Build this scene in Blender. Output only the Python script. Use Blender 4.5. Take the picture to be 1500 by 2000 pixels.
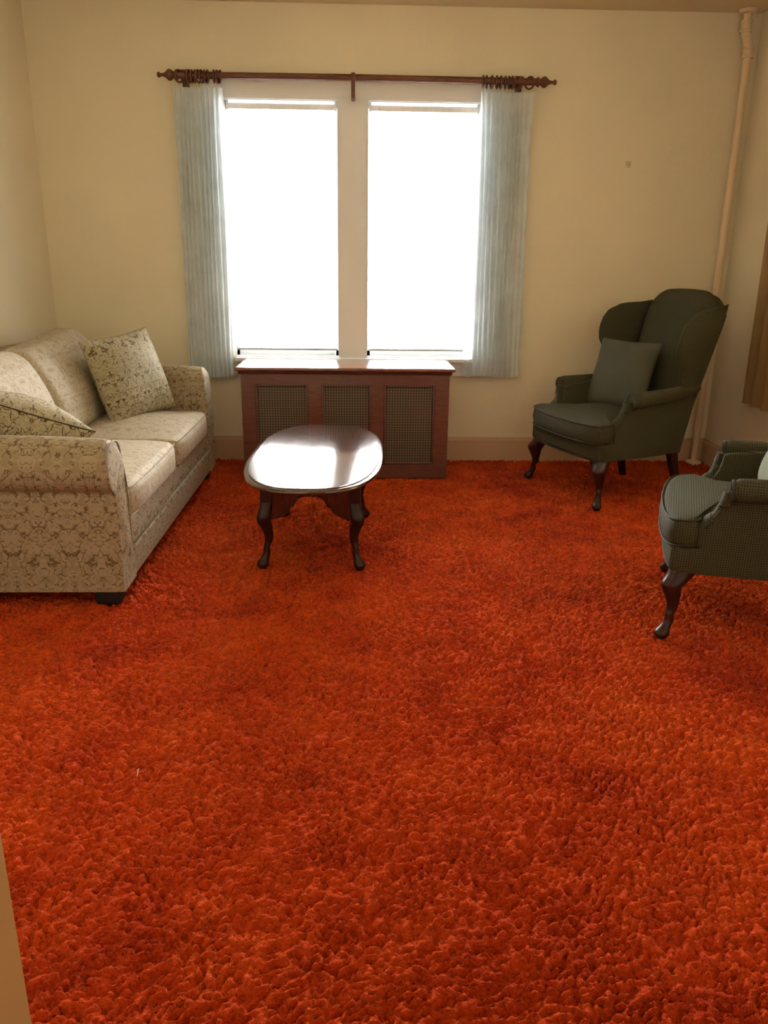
import bpy, bmesh, math, random
import numpy as np
from math import sin, cos, pi, radians, sqrt
from mathutils import Matrix, Vector

random.seed(7)
for o in list(bpy.data.objects):
    bpy.data.objects.remove(o)
scn = bpy.context.scene
COL = scn.collection

# ------------------------------------------------------------------ camera
CAM_H = 1.215
pitch, roll, yaw = radians(17.5), radians(0.68), radians(2.0)
fw = Vector((sin(yaw) * cos(pitch), cos(yaw) * cos(pitch), -sin(pitch)))
r0 = Vector((cos(yaw), -sin(yaw), 0))
u0 = r0.cross(fw)
rt = r0 * cos(roll) + u0 * sin(roll)
up = -r0 * sin(roll) + u0 * cos(roll)
cam_data = bpy.data.cameras.new('camera')
cam = bpy.data.objects.new('camera', cam_data)
COL.objects.link(cam)
cam_data.sensor_fit = 'HORIZONTAL'
cam_data.sensor_width = 36.0
cam_data.lens = 1530.0 / 1500.0 * 36.0
cam_data.clip_start = 0.02
m = Matrix.Identity(4)
for i in range(3):
    m[i][0], m[i][1], m[i][2] = rt[i], up[i], -fw[i]
m[0][3], m[1][3], m[2][3] = 0, 0, CAM_H
cam.matrix_world = m
scn.camera = cam

# ------------------------------------------------------------------ light
D = 5.02            # back wall
XL, XR = -1.86, 2.29
ZC = 2.60
scn.view_settings.view_transform = 'Standard'
scn.view_settings.look = 'None'
scn.view_settings.gamma = 1.0
scn.view_settings.use_curve_mapping = False
scn.view_settings.exposure = 0.30
SKY = 46.0
world = bpy.data.worlds.new('sky')
scn.world = world
world.use_nodes = True
bg = world.node_tree.nodes['Background']
bg.inputs['Color'].default_value = (1.0, 0.98, 0.945, 1)
bg.inputs['Strength'].default_value = SKY


def area(name, loc, rot, sx, sy, power, color, portal=False):
    l = bpy.data.lights.new(name, 'AREA')
    l.shape = 'RECTANGLE'
    l.size, l.size_y = sx, sy
    l.energy = power
    l.color = color
    if portal:
        l.cycles.is_portal = True
    o = bpy.data.objects.new(name, l)
    o.location = loc
    o.rotation_euler = rot
    COL.objects.link(o)
    return o


# window openings: back wall pair, right wall one
WZ0, WZ1 = 0.655, 2.115
WA = (-0.775, -0.118)
WB = (0.052, 0.715)
WR = (2.80, 3.90)      # y range of the right wall window
area('window_portal_a', ((WA[0] + WA[1]) / 2, D + 0.17, 1.385), (radians(-90), 0, 0), 0.66, 1.46, 1, (1, 1, 1), True)
area('window_portal_b', ((WB[0] + WB[1]) / 2, D + 0.17, 1.385), (radians(-90), 0, 0), 0.66, 1.46, 1, (1, 1, 1), True)
area('window_portal_c', (XR + 0.17, (WR[0] + WR[1]) / 2, 1.385), (radians(90), 0, radians(90)), 1.1, 1.46, 1, (1, 1, 1), True)
area('added_fill_light', (0.1, -1.45, 1.75), (radians(92), 0, 0), 1.6, 1.0, 5, (1.0, 0.74, 0.42))  # unseen lamp added behind the camera to fill the room


# ------------------------------------------------------------------ node helpers
def new_mat(name):
    mt = bpy.data.materials.new(name)
    mt.use_nodes = True
    nt = mt.node_tree
    return mt, nt, nt.nodes['Principled BSDF']


def N(nt, t, **kw):
    n = nt.nodes.new(t)
    for k, v in kw.items():
        if k.startswith('i_'):
            n.inputs[k[2:].replace('_', ' ')].default_value = v
        else:
            setattr(n, k, v)
    return n


def L(nt, a, b):
    nt.links.new(a, b)


def ramp(nt, fac, stops, interp='LINEAR'):
    r = nt.nodes.new('ShaderNodeValToRGB')
    r.color_ramp.interpolation = interp
    el = r.color_ramp.elements
    while len(el) < len(stops):
        el.new(0.5)
    for e, (p, c) in zip(el, stops):
        e.position = p
        e.color = (c[0], c[1], c[2], 1) if not isinstance(c, float) else (c, c, c, 1)
    L(nt, fac, r.inputs[0])
    return r.outputs[0]


def math_n(nt, op, a, b=None, c=None):
    n = nt.nodes.new('ShaderNodeMath')
    n.operation = op
    for i, v in enumerate((a, b, c)):
        if v is None:
            continue
        if isinstance(v, (int, float)):
            n.inputs[i].default_value = v
        else:
            L(nt, v, n.inputs[i])
    return n.outputs[0]


def mixc(nt, fac, a, b, mode='MIX'):
    n = nt.nodes.new('ShaderNodeMix')
    n.data_type = 'RGBA'
    n.blend_type = mode
    for s, v in ((0, fac), (6, a), (7, b)):
        if isinstance(v, (int, float)):
            n.inputs[s].default_value = v
        elif isinstance(v, tuple):
            n.inputs[s].default_value = (v[0], v[1], v[2], 1)
        else:
            L(nt, v, n.inputs[s])
    return n.outputs[2]


def bump(nt, bs, h, strength=0.3, dist=0.01):
    b = nt.nodes.new('ShaderNodeBump')
    b.inputs['Strength'].default_value = strength
    b.inputs['Distance'].default_value = dist
    L(nt, h, b.inputs['Height'])
    L(nt, b.outputs[0], bs.inputs['Normal'])


def coord(nt, which='Object', scale=None):
    tc = nt.nodes.new('ShaderNodeTexCoord')
    out = tc.outputs[which]
    if scale is not None:
        mp = nt.nodes.new('ShaderNodeMapping')
        mp.inputs['Scale'].default_value = scale
        L(nt, out, mp.inputs['Vector'])
        out = mp.outputs[0]
    return out


def noise(nt, vec, scale, detail=3.0, rough=0.5, dist=0.0):
    n = nt.nodes.new('ShaderNodeTexNoise')
    n.inputs['Scale'].default_value = scale
    n.inputs['Detail'].default_value = detail
    n.inputs['Roughness'].default_value = rough
    n.inputs['Distortion'].default_value = dist
    L(nt, vec, n.inputs['Vector'])
    return n


# ------------------------------------------------------------------ materials
def mat_paint(name, col, var=0.06, rough=0.75, bump_s=0.15):
    mt, nt, bs = new_mat(name)
    v = coord(nt)
    n = noise(nt, v, 1.3, 4)
    dark = tuple(c * (1 - var) for c in col)
    lite = tuple(min(1, c * (1 + var * 0.6)) for c in col)
    L(nt, ramp(nt, n.outputs['Fac'], [(0.3, dark), (0.7, lite)]), bs.inputs['Base Color'])
    bs.inputs['Roughness'].default_value = rough
    n2 = noise(nt, v, 90, 4)
    n3 = noise(nt, v, 6, 3)
    h = math_n(nt, 'ADD', math_n(nt, 'MULTIPLY', n2.outputs['Fac'], 0.15), n3.outputs['Fac'])
    bump(nt, bs, h, bump_s, 0.02)
    return mt


def mat_plain(name, col, rough=0.5, metal=0.0):
    mt, nt, bs = new_mat(name)
    v = coord(nt)
    n = noise(nt, v, 25, 3)
    L(nt, ramp(nt, n.outputs['Fac'], [(0.3, tuple(c * 0.9 for c in col)), (0.7, tuple(min(1, c * 1.08) for c in col))]),
      bs.inputs['Base Color'])
    bs.inputs['Roughness'].default_value = rough
    bs.inputs['Metallic'].default_value = metal
    return mt


def mat_wood(name, c1, c2, rough=0.25, grain=(1, 1, 1), coat=0.0):
    mt, nt, bs = new_mat(name)
    if not coat:
        bs.inputs['Specular IOR Level'].default_value = 0.32
    v = coord(nt, 'Object', grain)
    n = noise(nt, v, 9, 6, 0.6, 0.8)
    L(nt, ramp(nt, n.outputs['Fac'], [(0.32, c1), (0.68, c2)]), bs.inputs['Base Color'])
    rr = noise(nt, v, 20, 3)
    rmap = nt.nodes.new('ShaderNodeMapRange')
    rmap.inputs['To Min'].default_value = rough * 0.8
    rmap.inputs['To Max'].default_value = rough * 1.25
    L(nt, rr.outputs['Fac'], rmap.inputs['Value'])
    L(nt, rmap.outputs[0], bs.inputs['Roughness'])
    if coat:
        bs.inputs['Coat Weight'].default_value = coat
        bs.inputs['Coat Roughness'].default_value = 0.10
    return mt


def mat_damask(name, base1, base2, vine, strength=1.0, scale=1.0):
    """cream cloth with mirrored scrolling vine lines"""
    mt, nt, bs = new_mat(name)
    uv = coord(nt, 'UV', (scale, scale, scale))
    sep = nt.nodes.new('ShaderNodeSeparateXYZ')
    L(nt, uv, sep.inputs[0])
    px = math_n(nt, 'PINGPONG', sep.outputs[0], 0.135)
    py = sep.outputs[1]
    com = nt.nodes.new('ShaderNodeCombineXYZ')
    L(nt, px, com.inputs[0])
    L(nt, py, com.inputs[1])
    # warp the coordinates so cell borders curl
    wn = noise(nt, com.outputs[0], 13, 2.5, 0.55)
    sub = nt.nodes.new('ShaderNodeVectorMath'); sub.operation = 'SUBTRACT'
    L(nt, wn.outputs['Color'], sub.inputs[0]); sub.inputs[1].default_value = (0.5, 0.5, 0.5)
    scl = nt.nodes.new('ShaderNodeVectorMath'); scl.operation = 'SCALE'
    L(nt, sub.outputs[0], scl.inputs[0]); scl.inputs['Scale'].default_value = 0.13
    add = nt.nodes.new('ShaderNodeVectorMath'); add.operation = 'ADD'
    L(nt, com.outputs[0], add.inputs[0]); L(nt, scl.outputs[0], add.inputs[1])
    vo = nt.nodes.new('ShaderNodeTexVoronoi'); vo.feature = 'DISTANCE_TO_EDGE'
    vo.inputs['Scale'].default_value = 21
    L(nt, add.outputs[0], vo.inputs['Vector'])
    line = ramp(nt, vo.outputs['Distance'], [(0.028, 1.0), (0.060, 0.0)])
    mk = noise(nt, com.outputs[0], 24, 2)
    mask = ramp(nt, mk.outputs['Fac'], [(0.42, 0.0), (0.50, 1.0)])
    # little buds
    vb = nt.nodes.new('ShaderNodeTexVoronoi'); vb.feature = 'F1'
    vb.inputs['Scale'].default_value = 55
    L(nt, add.outputs[0], vb.inputs['Vector'])
    bud = ramp(nt, vb.outputs['Distance'], [(0.20, 1.0), (0.30, 0.0)])
    mk2 = noise(nt, com.outputs[0], 30, 1)
    budm = math_n(nt, 'MULTIPLY', bud, ramp(nt, mk2.outputs['Fac'], [(0.52, 0.0), (0.58, 1.0)]))
    pat = math_n(nt, 'MAXIMUM', math_n(nt, 'MULTIPLY', line, mask), budm)
    pat = math_n(nt, 'MULTIPLY', pat, strength)
    bn = noise(nt, add.outputs[0], 30, 2)
    base = ramp(nt, bn.outputs['Fac'], [(0.44, base1), (0.52, base2)])
    L(nt, mixc(nt, pat, base, vine), bs.inputs['Base Color'])
    bs.inputs['Roughness'].default_value = 0.7
    bs.inputs['Specular IOR Level'].default_value = 0.2
    wv = noise(nt, coord(nt, 'UV', (1, 0.25, 1)), 900, 2)
    bump(nt, bs, math_n(nt, 'ADD', math_n(nt, 'MULTIPLY', wv.outputs['Fac'], 0.3), math_n(nt, 'MULTIPLY', pat, -0.4)), 0.35, 0.002)
    return mt


def mat_check(name, c_hi, c_lo, pitch_m=0.011):
    """sage upholstery woven in a tiny grid of dark dots"""
    mt, nt, bs = new_mat(name)
    uv = coord(nt, 'UV')
    sep = nt.nodes.new('ShaderNodeSeparateXYZ')
    L(nt, uv, sep.inputs[0])
    k = pi / pitch_m
    sx = math_n(nt, 'ABSOLUTE', math_n(nt, 'SINE', math_n(nt, 'MULTIPLY', sep.outputs[0], k)))
    sy = math_n(nt, 'ABSOLUTE', math_n(nt, 'SINE', math_n(nt, 'MULTIPLY', sep.outputs[1], k)))
    g = math_n(nt, 'MULTIPLY', sx, sy)
    n = noise(nt, uv, 140, 2)
    g2 = math_n(nt, 'ADD', g, math_n(nt, 'MULTIPLY', math_n(nt, 'SUBTRACT', n.outputs['Fac'], 0.5), 0.5))
    big = noise(nt, coord(nt), 4, 2)
    c = ramp(nt, g2, [(0.35, c_hi), (0.8, c_lo)])
    L(nt, mixc(nt, math_n(nt, 'MULTIPLY', big.outputs['Fac'], 0.25), c, tuple(x * 0.75 for x in c_hi)), bs.inputs['Base Color'])
    bs.inputs['Roughness'].default_value = 0.8
    bs.inputs['Specular IOR Level'].default_value = 0.2
    bump(nt, bs, math_n(nt, 'SUBTRACT', 1.0, g), 0.4, 0.002)
    return mt


def mat_cloth(name, col, transl=0.0, rough=0.85, weave=700):
    mt, nt, bs = new_mat(name)
    v = coord(nt)
    n = noise(nt, v, 8, 3)
    cc = ramp(nt, n.outputs['Fac'], [(0.3, tuple(c * 0.9 for c in col)), (0.7, tuple(min(1, c * 1.06) for c in col))])
    L(nt, cc, bs.inputs['Base Color'])
    bs.inputs['Roughness'].default_value = rough
    w = noise(nt, v, weave, 2)
    bump(nt, bs, w.outputs['Fac'], 0.2, 0.002)
    if transl:
        tr = nt.nodes.new('ShaderNodeBsdfTranslucent')
        L(nt, cc, tr.inputs['Color'])
        mx = nt.nodes.new('ShaderNodeMixShader')
        mx.inputs[0].default_value = transl
        out = nt.nodes['Material Output']
        L(nt, bs.outputs[0], mx.inputs[1])
        L(nt, tr.outputs[0], mx.inputs[2])
        L(nt, mx.outputs[0], out.inputs['Surface'])
    return mt


def mat_carpet():
    mt, nt, bs = new_mat('orange_red_shag')
    v = coord(nt)
    # broad nap shading from pile direction, painted into the colour
    n1 = noise(nt, v, 1.7, 3, 0.55, 0.6)
    n2 = noise(nt, v, 7.0, 3, 0.6)
    n3 = noise(nt, v, 160.0, 3, 0.6)
    s = math_n(nt, 'ADD', math_n(nt, 'MULTIPLY', n1.outputs['Fac'], 0.36),
               math_n(nt, 'ADD', math_n(nt, 'MULTIPLY', n2.outputs['Fac'], 0.26), math_n(nt, 'MULTIPLY', n3.outputs['Fac'], 0.30)))
    c = ramp(nt, s, [(0.34, (0.36, 0.020, 0.004)), (0.45, (0.62, 0.056, 0.005)), (0.58, (0.76, 0.098, 0.009))])
    # the small dark spot by the near wing chair
    mp = nt.nodes.new('ShaderNodeMapping')
    mp.inputs['Location'].default_value = (-1.277, -3.294, 0)
    L(nt, coord(nt), mp.inputs['Vector'])
    mp2 = nt.nodes.new('ShaderNodeMapping')
    mp2.inputs['Scale'].default_value = (38, 60, 0)
    L(nt, mp.outputs[0], mp2.inputs['Vector'])
    ln = nt.nodes.new('ShaderNodeVectorMath'); ln.operation = 'LENGTH'
    L(nt, mp2.outputs[0], ln.inputs[0])
    sn = noise(nt, v, 60, 2)
    dd = math_n(nt, 'ADD', ln.outputs['Value'], math_n(nt, 'MULTIPLY', sn.outputs['Fac'], 0.8))
    spot = ramp(nt, dd, [(0.9, 0.8), (1.5, 0.0)])
    L(nt, mixc(nt, spot, c, (0.06, 0.008, 0.004)), bs.inputs['Base Color'])
    bs.inputs['Roughness'].default_value = 0.9
    bs.inputs['Specular IOR Level'].default_value = 0.15
    bs.inputs['Sheen Weight'].default_value = 0.10
    bs.inputs['Sheen Tint'].default_value = (1, 0.35, 0.12, 1)
    f1 = noise(nt, v, 110, 4, 0.65)
    f2 = noise(nt, v, 420, 3, 0.6)
    wob = nt.nodes.new('ShaderNodeVectorMath'); wob.operation = 'SCALE'
    L(nt, f1.outputs['Color'], wob.inputs[0]); wob.inputs['Scale'].default_value = 0.008
    ad = nt.nodes.new('ShaderNodeVectorMath'); ad.operation = 'ADD'
    L(nt, v, ad.inputs[0]); L(nt, wob.outputs[0], ad.inputs[1])
    vt = nt.nodes.new('ShaderNodeTexVoronoi'); vt.feature = 'F1'
    vt.inputs['Scale'].default_value = 125
    L(nt, ad.outputs[0], vt.inputs['Vector'])
    tuft = math_n(nt, 'SUBTRACT', 1.0, vt.outputs['Distance'])
    h = math_n(nt, 'ADD', tuft, math_n(nt, 'MULTIPLY', f2.outputs['Fac'], 0.35))
    bump(nt, bs, math_n(nt, 'ADD', h, math_n(nt, 'MULTIPLY', f1.outputs['Fac'], 0.4)), 1.0, 0.007)
    return mt


def mat_cane():
    """woven cane sheet: a regular grid of small open holes"""
    mt, nt, bs = new_mat('woven_cane')
    v = coord(nt, 'UV')
    P = 0.0155
    sep = nt.nodes.new('ShaderNodeSeparateXYZ')
    L(nt, v, sep.inputs[0])
    fx = math_n(nt, 'SUBTRACT', math_n(nt, 'FRACT', math_n(nt, 'DIVIDE', sep.outputs[0], P)), 0.5)
    fy = math_n(nt, 'SUBTRACT', math_n(nt, 'FRACT', math_n(nt, 'DIVIDE', sep.outputs[1], P)), 0.5)
    r = math_n(nt, 'SQRT', math_n(nt, 'ADD', math_n(nt, 'MULTIPLY', fx, fx), math_n(nt, 'MULTIPLY', fy, fy)))
    solid = math_n(nt, 'GREATER_THAN', r, 0.27)
    n = noise(nt, v, 200, 2)
    L(nt, ramp(nt, n.outputs['Fac'], [(0.3, (0.105, 0.075, 0.052)), (0.7, (0.155, 0.112, 0.078))]), bs.inputs['Base Color'])
    bs.inputs['Roughness'].default_value = 0.55
    L(nt, solid, bs.inputs['Alpha'])
    return mt


def mat_glass():
    mt, nt, bs = new_mat('window_glass')
    out = nt.nodes['Material Output']
    tr = nt.nodes.new('ShaderNodeBsdfTransparent')
    gl = nt.nodes.new('ShaderNodeBsdfGlossy')
    gl.inputs['Roughness'].default_value = 0.02
    fr = nt.nodes.new('ShaderNodeFresnel')
    fr.inputs['IOR'].default_value = 1.45
    mx = nt.nodes.new('ShaderNodeMixShader')
    L(nt, fr.outputs[0], mx.inputs[0])
    L(nt, tr.outputs[0], mx.inputs[1])
    L(nt, gl.outputs[0], mx.inputs[2])
    L(nt, mx.outputs[0], out.inputs['Surface'])
    nt.nodes.remove(bs)
    return mt


M = {
    'wall': mat_paint('cream_wall_paint', (0.85, 0.77, 0.575), 0.05, 0.7, 0.22),
    'ceiling': mat_paint('tan_ceiling_paint', (0.70, 0.58, 0.38), 0.05, 0.8, 0.4),
    'base': mat_paint('baseboard_paint', (0.62, 0.42, 0.27), 0.04, 0.45, 0.08),
    'door_shaded': mat_paint('shaded_door_tan', (0.62, 0.41, 0.17), 0.04, 0.5, 0.1),  # casing darkened in its colour to stand in for shade
    'trim': mat_paint('white_window_trim', (0.84, 0.87, 0.89), 0.03, 0.4, 0.05),
    'pipe': mat_paint('pipe_paint', (0.80, 0.62, 0.42), 0.06, 0.4, 0.5),
    'blind': mat_plain('white_vinyl', (0.85, 0.85, 0.82), 0.35),
    'rail_grey': mat_plain('grey_vinyl', (0.30, 0.31, 0.30), 0.5),
    'glass': mat_glass(),
    'carpet': mat_carpet(),
    'floor': mat_plain('floor_boards', (0.2, 0.12, 0.07), 0.6),
    'table': mat_wood('dark_mahogany', (0.030, 0.009, 0.006), (0.060, 0.018, 0.011), 0.16, (5, 1, 1), 0.6),
    'tabletop': mat_wood('polished_mahogany_top', (0.034, 0.012, 0.008), (0.070, 0.024, 0.014), 0.13, (6, 0.7, 1), 0.8),
    'leg': mat_wood('dark_leg_wood', (0.018, 0.006, 0.005), (0.036, 0.011, 0.008), 0.30, (1, 1, 0.3), 0.0),
    'cover': mat_wood('red_brown_cabinet_wood', (0.095, 0.034, 0.025), (0.15, 0.056, 0.040), 0.3, (1, 1, 6), 0.2),
    'covertop': mat_wood('varnished_cover_top', (0.14, 0.045, 0.03), (0.22, 0.075, 0.045), 0.16, (1, 8, 1), 0.7),
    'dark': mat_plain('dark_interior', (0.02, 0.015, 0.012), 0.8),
    'cane': mat_cane(),
    'rod': mat_wood('walnut_rod_wood', (0.09, 0.035, 0.02), (0.17, 0.065, 0.035), 0.35, (1, 4, 4)),
    'brass': mat_plain('brass_screw_eye', (0.62, 0.5, 0.3), 0.35, 0.8),
    'curtain': mat_cloth('glare_paled_drape', (0.80, 0.87, 0.90), 0.5),  # window glare put into the colour: paler and bluer than the grey-olive cloth
    'lining': mat_cloth('pale_drape_lining', (0.72, 0.69, 0.58), 0.35),
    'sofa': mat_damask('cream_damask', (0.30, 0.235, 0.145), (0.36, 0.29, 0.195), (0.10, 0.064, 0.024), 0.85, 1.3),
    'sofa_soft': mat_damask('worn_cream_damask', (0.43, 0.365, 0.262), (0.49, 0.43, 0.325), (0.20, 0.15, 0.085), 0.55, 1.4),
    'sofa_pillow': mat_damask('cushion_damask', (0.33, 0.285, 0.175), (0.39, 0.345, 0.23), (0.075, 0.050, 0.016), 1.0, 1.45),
    'sofa_pipe': mat_plain('cream_piping', (0.33, 0.27, 0.18), 0.8),
    'seam': mat_plain('brown_seam', (0.06, 0.04, 0.018), 0.85),
    'sofa_foot': mat_plain('black_foot', (0.012, 0.010, 0.010), 0.5),
    'check': mat_check('sage_check_weave', (0.066, 0.062, 0.031), (0.019, 0.019, 0.010), 0.0085),
    'check_pipe': mat_plain('sage_piping', (0.030, 0.029, 0.015), 0.8),
    'drape_tan': mat_cloth('tan_drape', (0.40, 0.27, 0.12), 0.30),
    'pillow_sage': mat_cloth('plain_sage_cloth', (0.070, 0.070, 0.040)),
    'pillow_pale': mat_cloth('pale_sage_cloth', (0.17, 0.185, 0.12)),
    'steel': mat_plain('grey_steel', (0.3, 0.3, 0.3), 0.4, 0.9),
    'stain': mat_plain('bare_plaster_patch', (0.66, 0.56, 0.37), 0.85),
    'shade': mat_cloth('cream_diffuser_cloth', (0.80, 0.74, 0.58), 0.5),
    'lint': mat_plain('pale_lint', (0.75, 0.66, 0.58), 0.9),
}


# ------------------------------------------------------------------ mesh helpers
def box_uv(me):
    """metre-scaled box projection"""
    nl = len(me.loops)
    if nl == 0:
        return
    uvl = me.uv_layers.new(name='UVMap')
    co = np.zeros(len(me.vertices) * 3); me.vertices.foreach_get('co', co); co = co.reshape(-1, 3)
    li = np.zeros(nl, dtype=np.int32); me.loops.foreach_get('vertex_index', li)
    npoly = len(me.polygons)
    nr = np.zeros(npoly * 3); me.polygons.foreach_get('normal', nr); nr = np.abs(nr.reshape(-1, 3))
    tot = np.zeros(npoly, dtype=np.int32); me.polygons.foreach_get('loop_total', tot)
    pn = np.repeat(nr, tot, axis=0)
    c = co[li]
    ax = np.argmax(pn * np.array([1, 1, 1.0]), axis=1)
    uv = np.where((ax == 0)[:, None], c[:, [1, 2]], np.where((ax == 1)[:, None], c[:, [0, 2]], c[:, [0, 1]]))
    uvl.data.foreach_set('uv', uv.ravel())


def mesh_obj(name, verts, faces, mat, parent=None, smooth=True, uv=True, angle=None):
    me = bpy.data.meshes.new(name)
    me.from_pydata([tuple(v) for v in verts], [], [tuple(f) for f in faces])
    me.validate()
    bm = bmesh.new(); bm.from_mesh(me)
    bmesh.ops.remove_doubles(bm, verts=bm.verts, dist=1e-6)
    bmesh.ops.recalc_face_normals(bm, faces=bm.faces)
    if smooth and angle:
        for e in bm.edges:
            if len(e.link_faces) == 2 and e.calc_face_angle(0) > radians(angle):
                e.smooth = False
    bm.to_mesh(me); bm.free()
    if smooth:
        me.polygons.foreach_set('use_smooth', [True] * len(me.polygons))
    if uv:
        box_uv(me)
    o = bpy.data.objects.new(name, me)
    me.materials.append(mat)
    COL.objects.link(o)
    if parent:
        o.parent = parent
    return o


class G:
    """collects several pieces of ONE part"""
    def __init__(s):
        s.v, s.f = [], []

    def add(s, vf, mtx=None):
        v, f = vf
        b = len(s.v)
        if mtx is not None:
            v = [mtx @ Vector(p) for p in v]
        s.v += [tuple(p) for p in v]
        s.f += [tuple(i + b for i in q) for q in f]
        return s

    def build(s, name, mat, parent=None, smooth=True, angle=40):
        return mesh_obj(name, s.v, s.f, mat, parent, smooth, True, angle)


def box(x0, x1, y0, y1, z0, z1):
    v = [(x, y, z) for x in (x0, x1) for y in (y0, y1) for z in (z0, z1)]
    f = [(0, 1, 3, 2), (4, 6, 7, 5), (0, 4, 5, 1), (2, 3, 7, 6), (0, 2, 6, 4), (1, 5, 7, 3)]
    return v, f


def softbox(x0, x1, y0, y1, z0, z1, r, n=6, k=3, deform=None):
    """rounded box with an even skin so it can be deformed"""
    c = np.array([(x0 + x1) / 2, (y0 + y1) / 2, (z0 + z1) / 2])
    h = np.array([(x1 - x0) / 2, (y1 - y0) / 2, (z1 - z0) / 2])
    r = min(r, h.min() * 0.999)

    def par(a):
        inner = a - r
        mid = list(np.linspace(-inner, inner, n + 1))
        lo = [-a + r * (1 - math.tan(pi / 4 * (1 - i / k))) for i in range(k)]
        hi = [-q for q in reversed(lo)]
        return lo + mid + hi
    P = [par(h[i]) for i in range(3)]
    verts, faces, idx = [], [], {}

    def vid(p):
        key = tuple(round(float(q), 6) for q in p)
        if key not in idx:
            q = np.array(p, float)
            inn = np.clip(q, -(h - r), h - r)
            d = q - inn
            ln = np.linalg.norm(d)
            pos = inn + (d / ln * r if ln > 1e-9 else 0)
            idx[key] = len(verts)
            pp = pos + c
            if deform:
                pp = deform(pp, pos / h)
            verts.append(tuple(pp))
        return idx[key]
    for ax in range(3):
        a, b = [(1, 2), (2, 0), (0, 1)][ax]
        for sgn in (-1, 1):
            for i in range(len(P[a]) - 1):
                for j in range(len(P[b]) - 1):
                    q = []
                    for (ii, jj) in ((i, j), (i + 1, j), (i + 1, j + 1), (i, j + 1)):
                        p = [0, 0, 0]
                        p[ax] = sgn * h[ax]; p[a] = P[a][ii]; p[b] = P[b][jj]
                        q.append(vid(p))
                    if sgn < 0:
                        q.reverse()
                    if len(set(q)) == 4:
                        faces.append(tuple(q))
    return verts, faces


def tube(pts, r, n=10, closed=False, caps=True):
    """tube along a polyline; r a number or a list"""
    P = [Vector(p) for p in pts]
    m_ = len(P)
    rs = r if hasattr(r, '__len__') else [r] * m_
    v, f = [], []
    prev = None
    for i in range(m_):
        if closed:
            t = (P[(i + 1) % m_] - P[i - 1])
        else:
            t = P[min(i + 1, m_ - 1)] - P[max(i - 1, 0)]
        t.normalize()
        if prev is None:
            a = Vector((0, 0, 1)) if abs(t.z) < 0.9 else Vector((1, 0, 0))
            nrm = (a - t * a.dot(t)).normalized()
        else:
            nrm = (prev - t * prev.dot(t)).normalized()
        prev = nrm
        bn = t.cross(nrm)
        for j in range(n):
            an = 2 * pi * j / n
            v.append(P[i] + (nrm * cos(an) + bn * sin(an)) * rs[i])
    rng = m_ if closed else m_ - 1
    for i in range(rng):
        for j in range(n):
            a, b = i * n + j, i * n + (j + 1) % n
            c2, d2 = ((i + 1) % m_) * n + (j + 1) % n, ((i + 1) % m_) * n + j
            f.append((a, b, c2, d2))
    if caps and not closed:
        f.append(tuple(reversed(range(n))))
        f.append(tuple((m_ - 1) * n + j for j in range(n)))
    return v, f


def loft(rings, caps=True):
    n = len(rings[0])
    v = [p for r_ in rings for p in r_]
    f = []
    for i in range(len(rings) - 1):
        for j in range(n):
            f.append((i * n + j, i * n + (j + 1) % n, (i + 1) * n + (j + 1) % n, (i + 1) * n + j))
    if caps:
        f.append(tuple(reversed(range(n))))
        f.append(tuple((len(rings) - 1) * n + j for j in range(n)))
    return v, f


def lathe(profile, axis='z', n=20, origin=(0, 0, 0)):
    rings = []
    for (t, r_) in profile:
        ring = []
        for j in range(n):
            a = 2 * pi * j / n
            u, w = cos(a) * r_, sin(a) * r_
            p = {'z': (u, w, t), 'x': (t, u, w), 'y': (u, t, w)}[axis]
            ring.append(tuple(p[i] + origin[i] for i in range(3)))
        rings.append(ring)
    return loft(rings)


def pad(S, T, nu=24, nv=24, p=2.6, edge=None):
    """closed pillow-like body around the patch S(u,v), thickness T with soft rims"""
    us = [0.5 - 0.5 * cos(pi * i / nu) for i in range(nu + 1)]
    vs = [0.5 - 0.5 * cos(pi * j / nv) for j in range(nv + 1)]
    e = 1e-3
    top, bot = [], []
    for u in us:
        for v_ in vs:
            c = Vector(S(u, v_))
            uu, vv = min(max(u, e), 1 - e), min(max(v_, e), 1 - e)
            du = Vector(S(uu + e, vv)) - Vector(S(uu - e, vv))
            dv = Vector(S(uu, vv + e)) - Vector(S(uu, vv - e))
            nr = du.cross(dv)
            nr = nr.normalized() if nr.length > 1e-12 else Vector((0, 0, 1))
            a = 1 - abs(2 * u - 1) ** p
            b = 1 - abs(2 * v_ - 1) ** p
            if edge:
                th = edge(u, v_) * T
            else:
                th = T * sqrt(max(a, 0)) * sqrt(max(b, 0))
            top.append(c + nr * th / 2)
            bot.append(c - nr * th / 2)
    v = top + bot
    f = []
    W = nv + 1
    K = len(top)
    for i in range(nu):
        for j in range(nv):
            a = i * W + j
            f.append((a, a + W, a + W + 1, a + 1))
            f.append((K + a, K + a + 1, K + a + W + 1, K + a + W))
    # stitch rims
    rim = [i * W for i in range(nu + 1)] + [nu * W + j for j in range(1, W)] + \
          [i * W + nv for i in range(nu - 1, -1, -1)] + [j for j in range(nv - 1, 0, -1)]
    for a, b in zip(rim, rim[1:] + rim[:1]):
        f.append((a, b, K + b, K + a))
    return v, f


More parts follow.
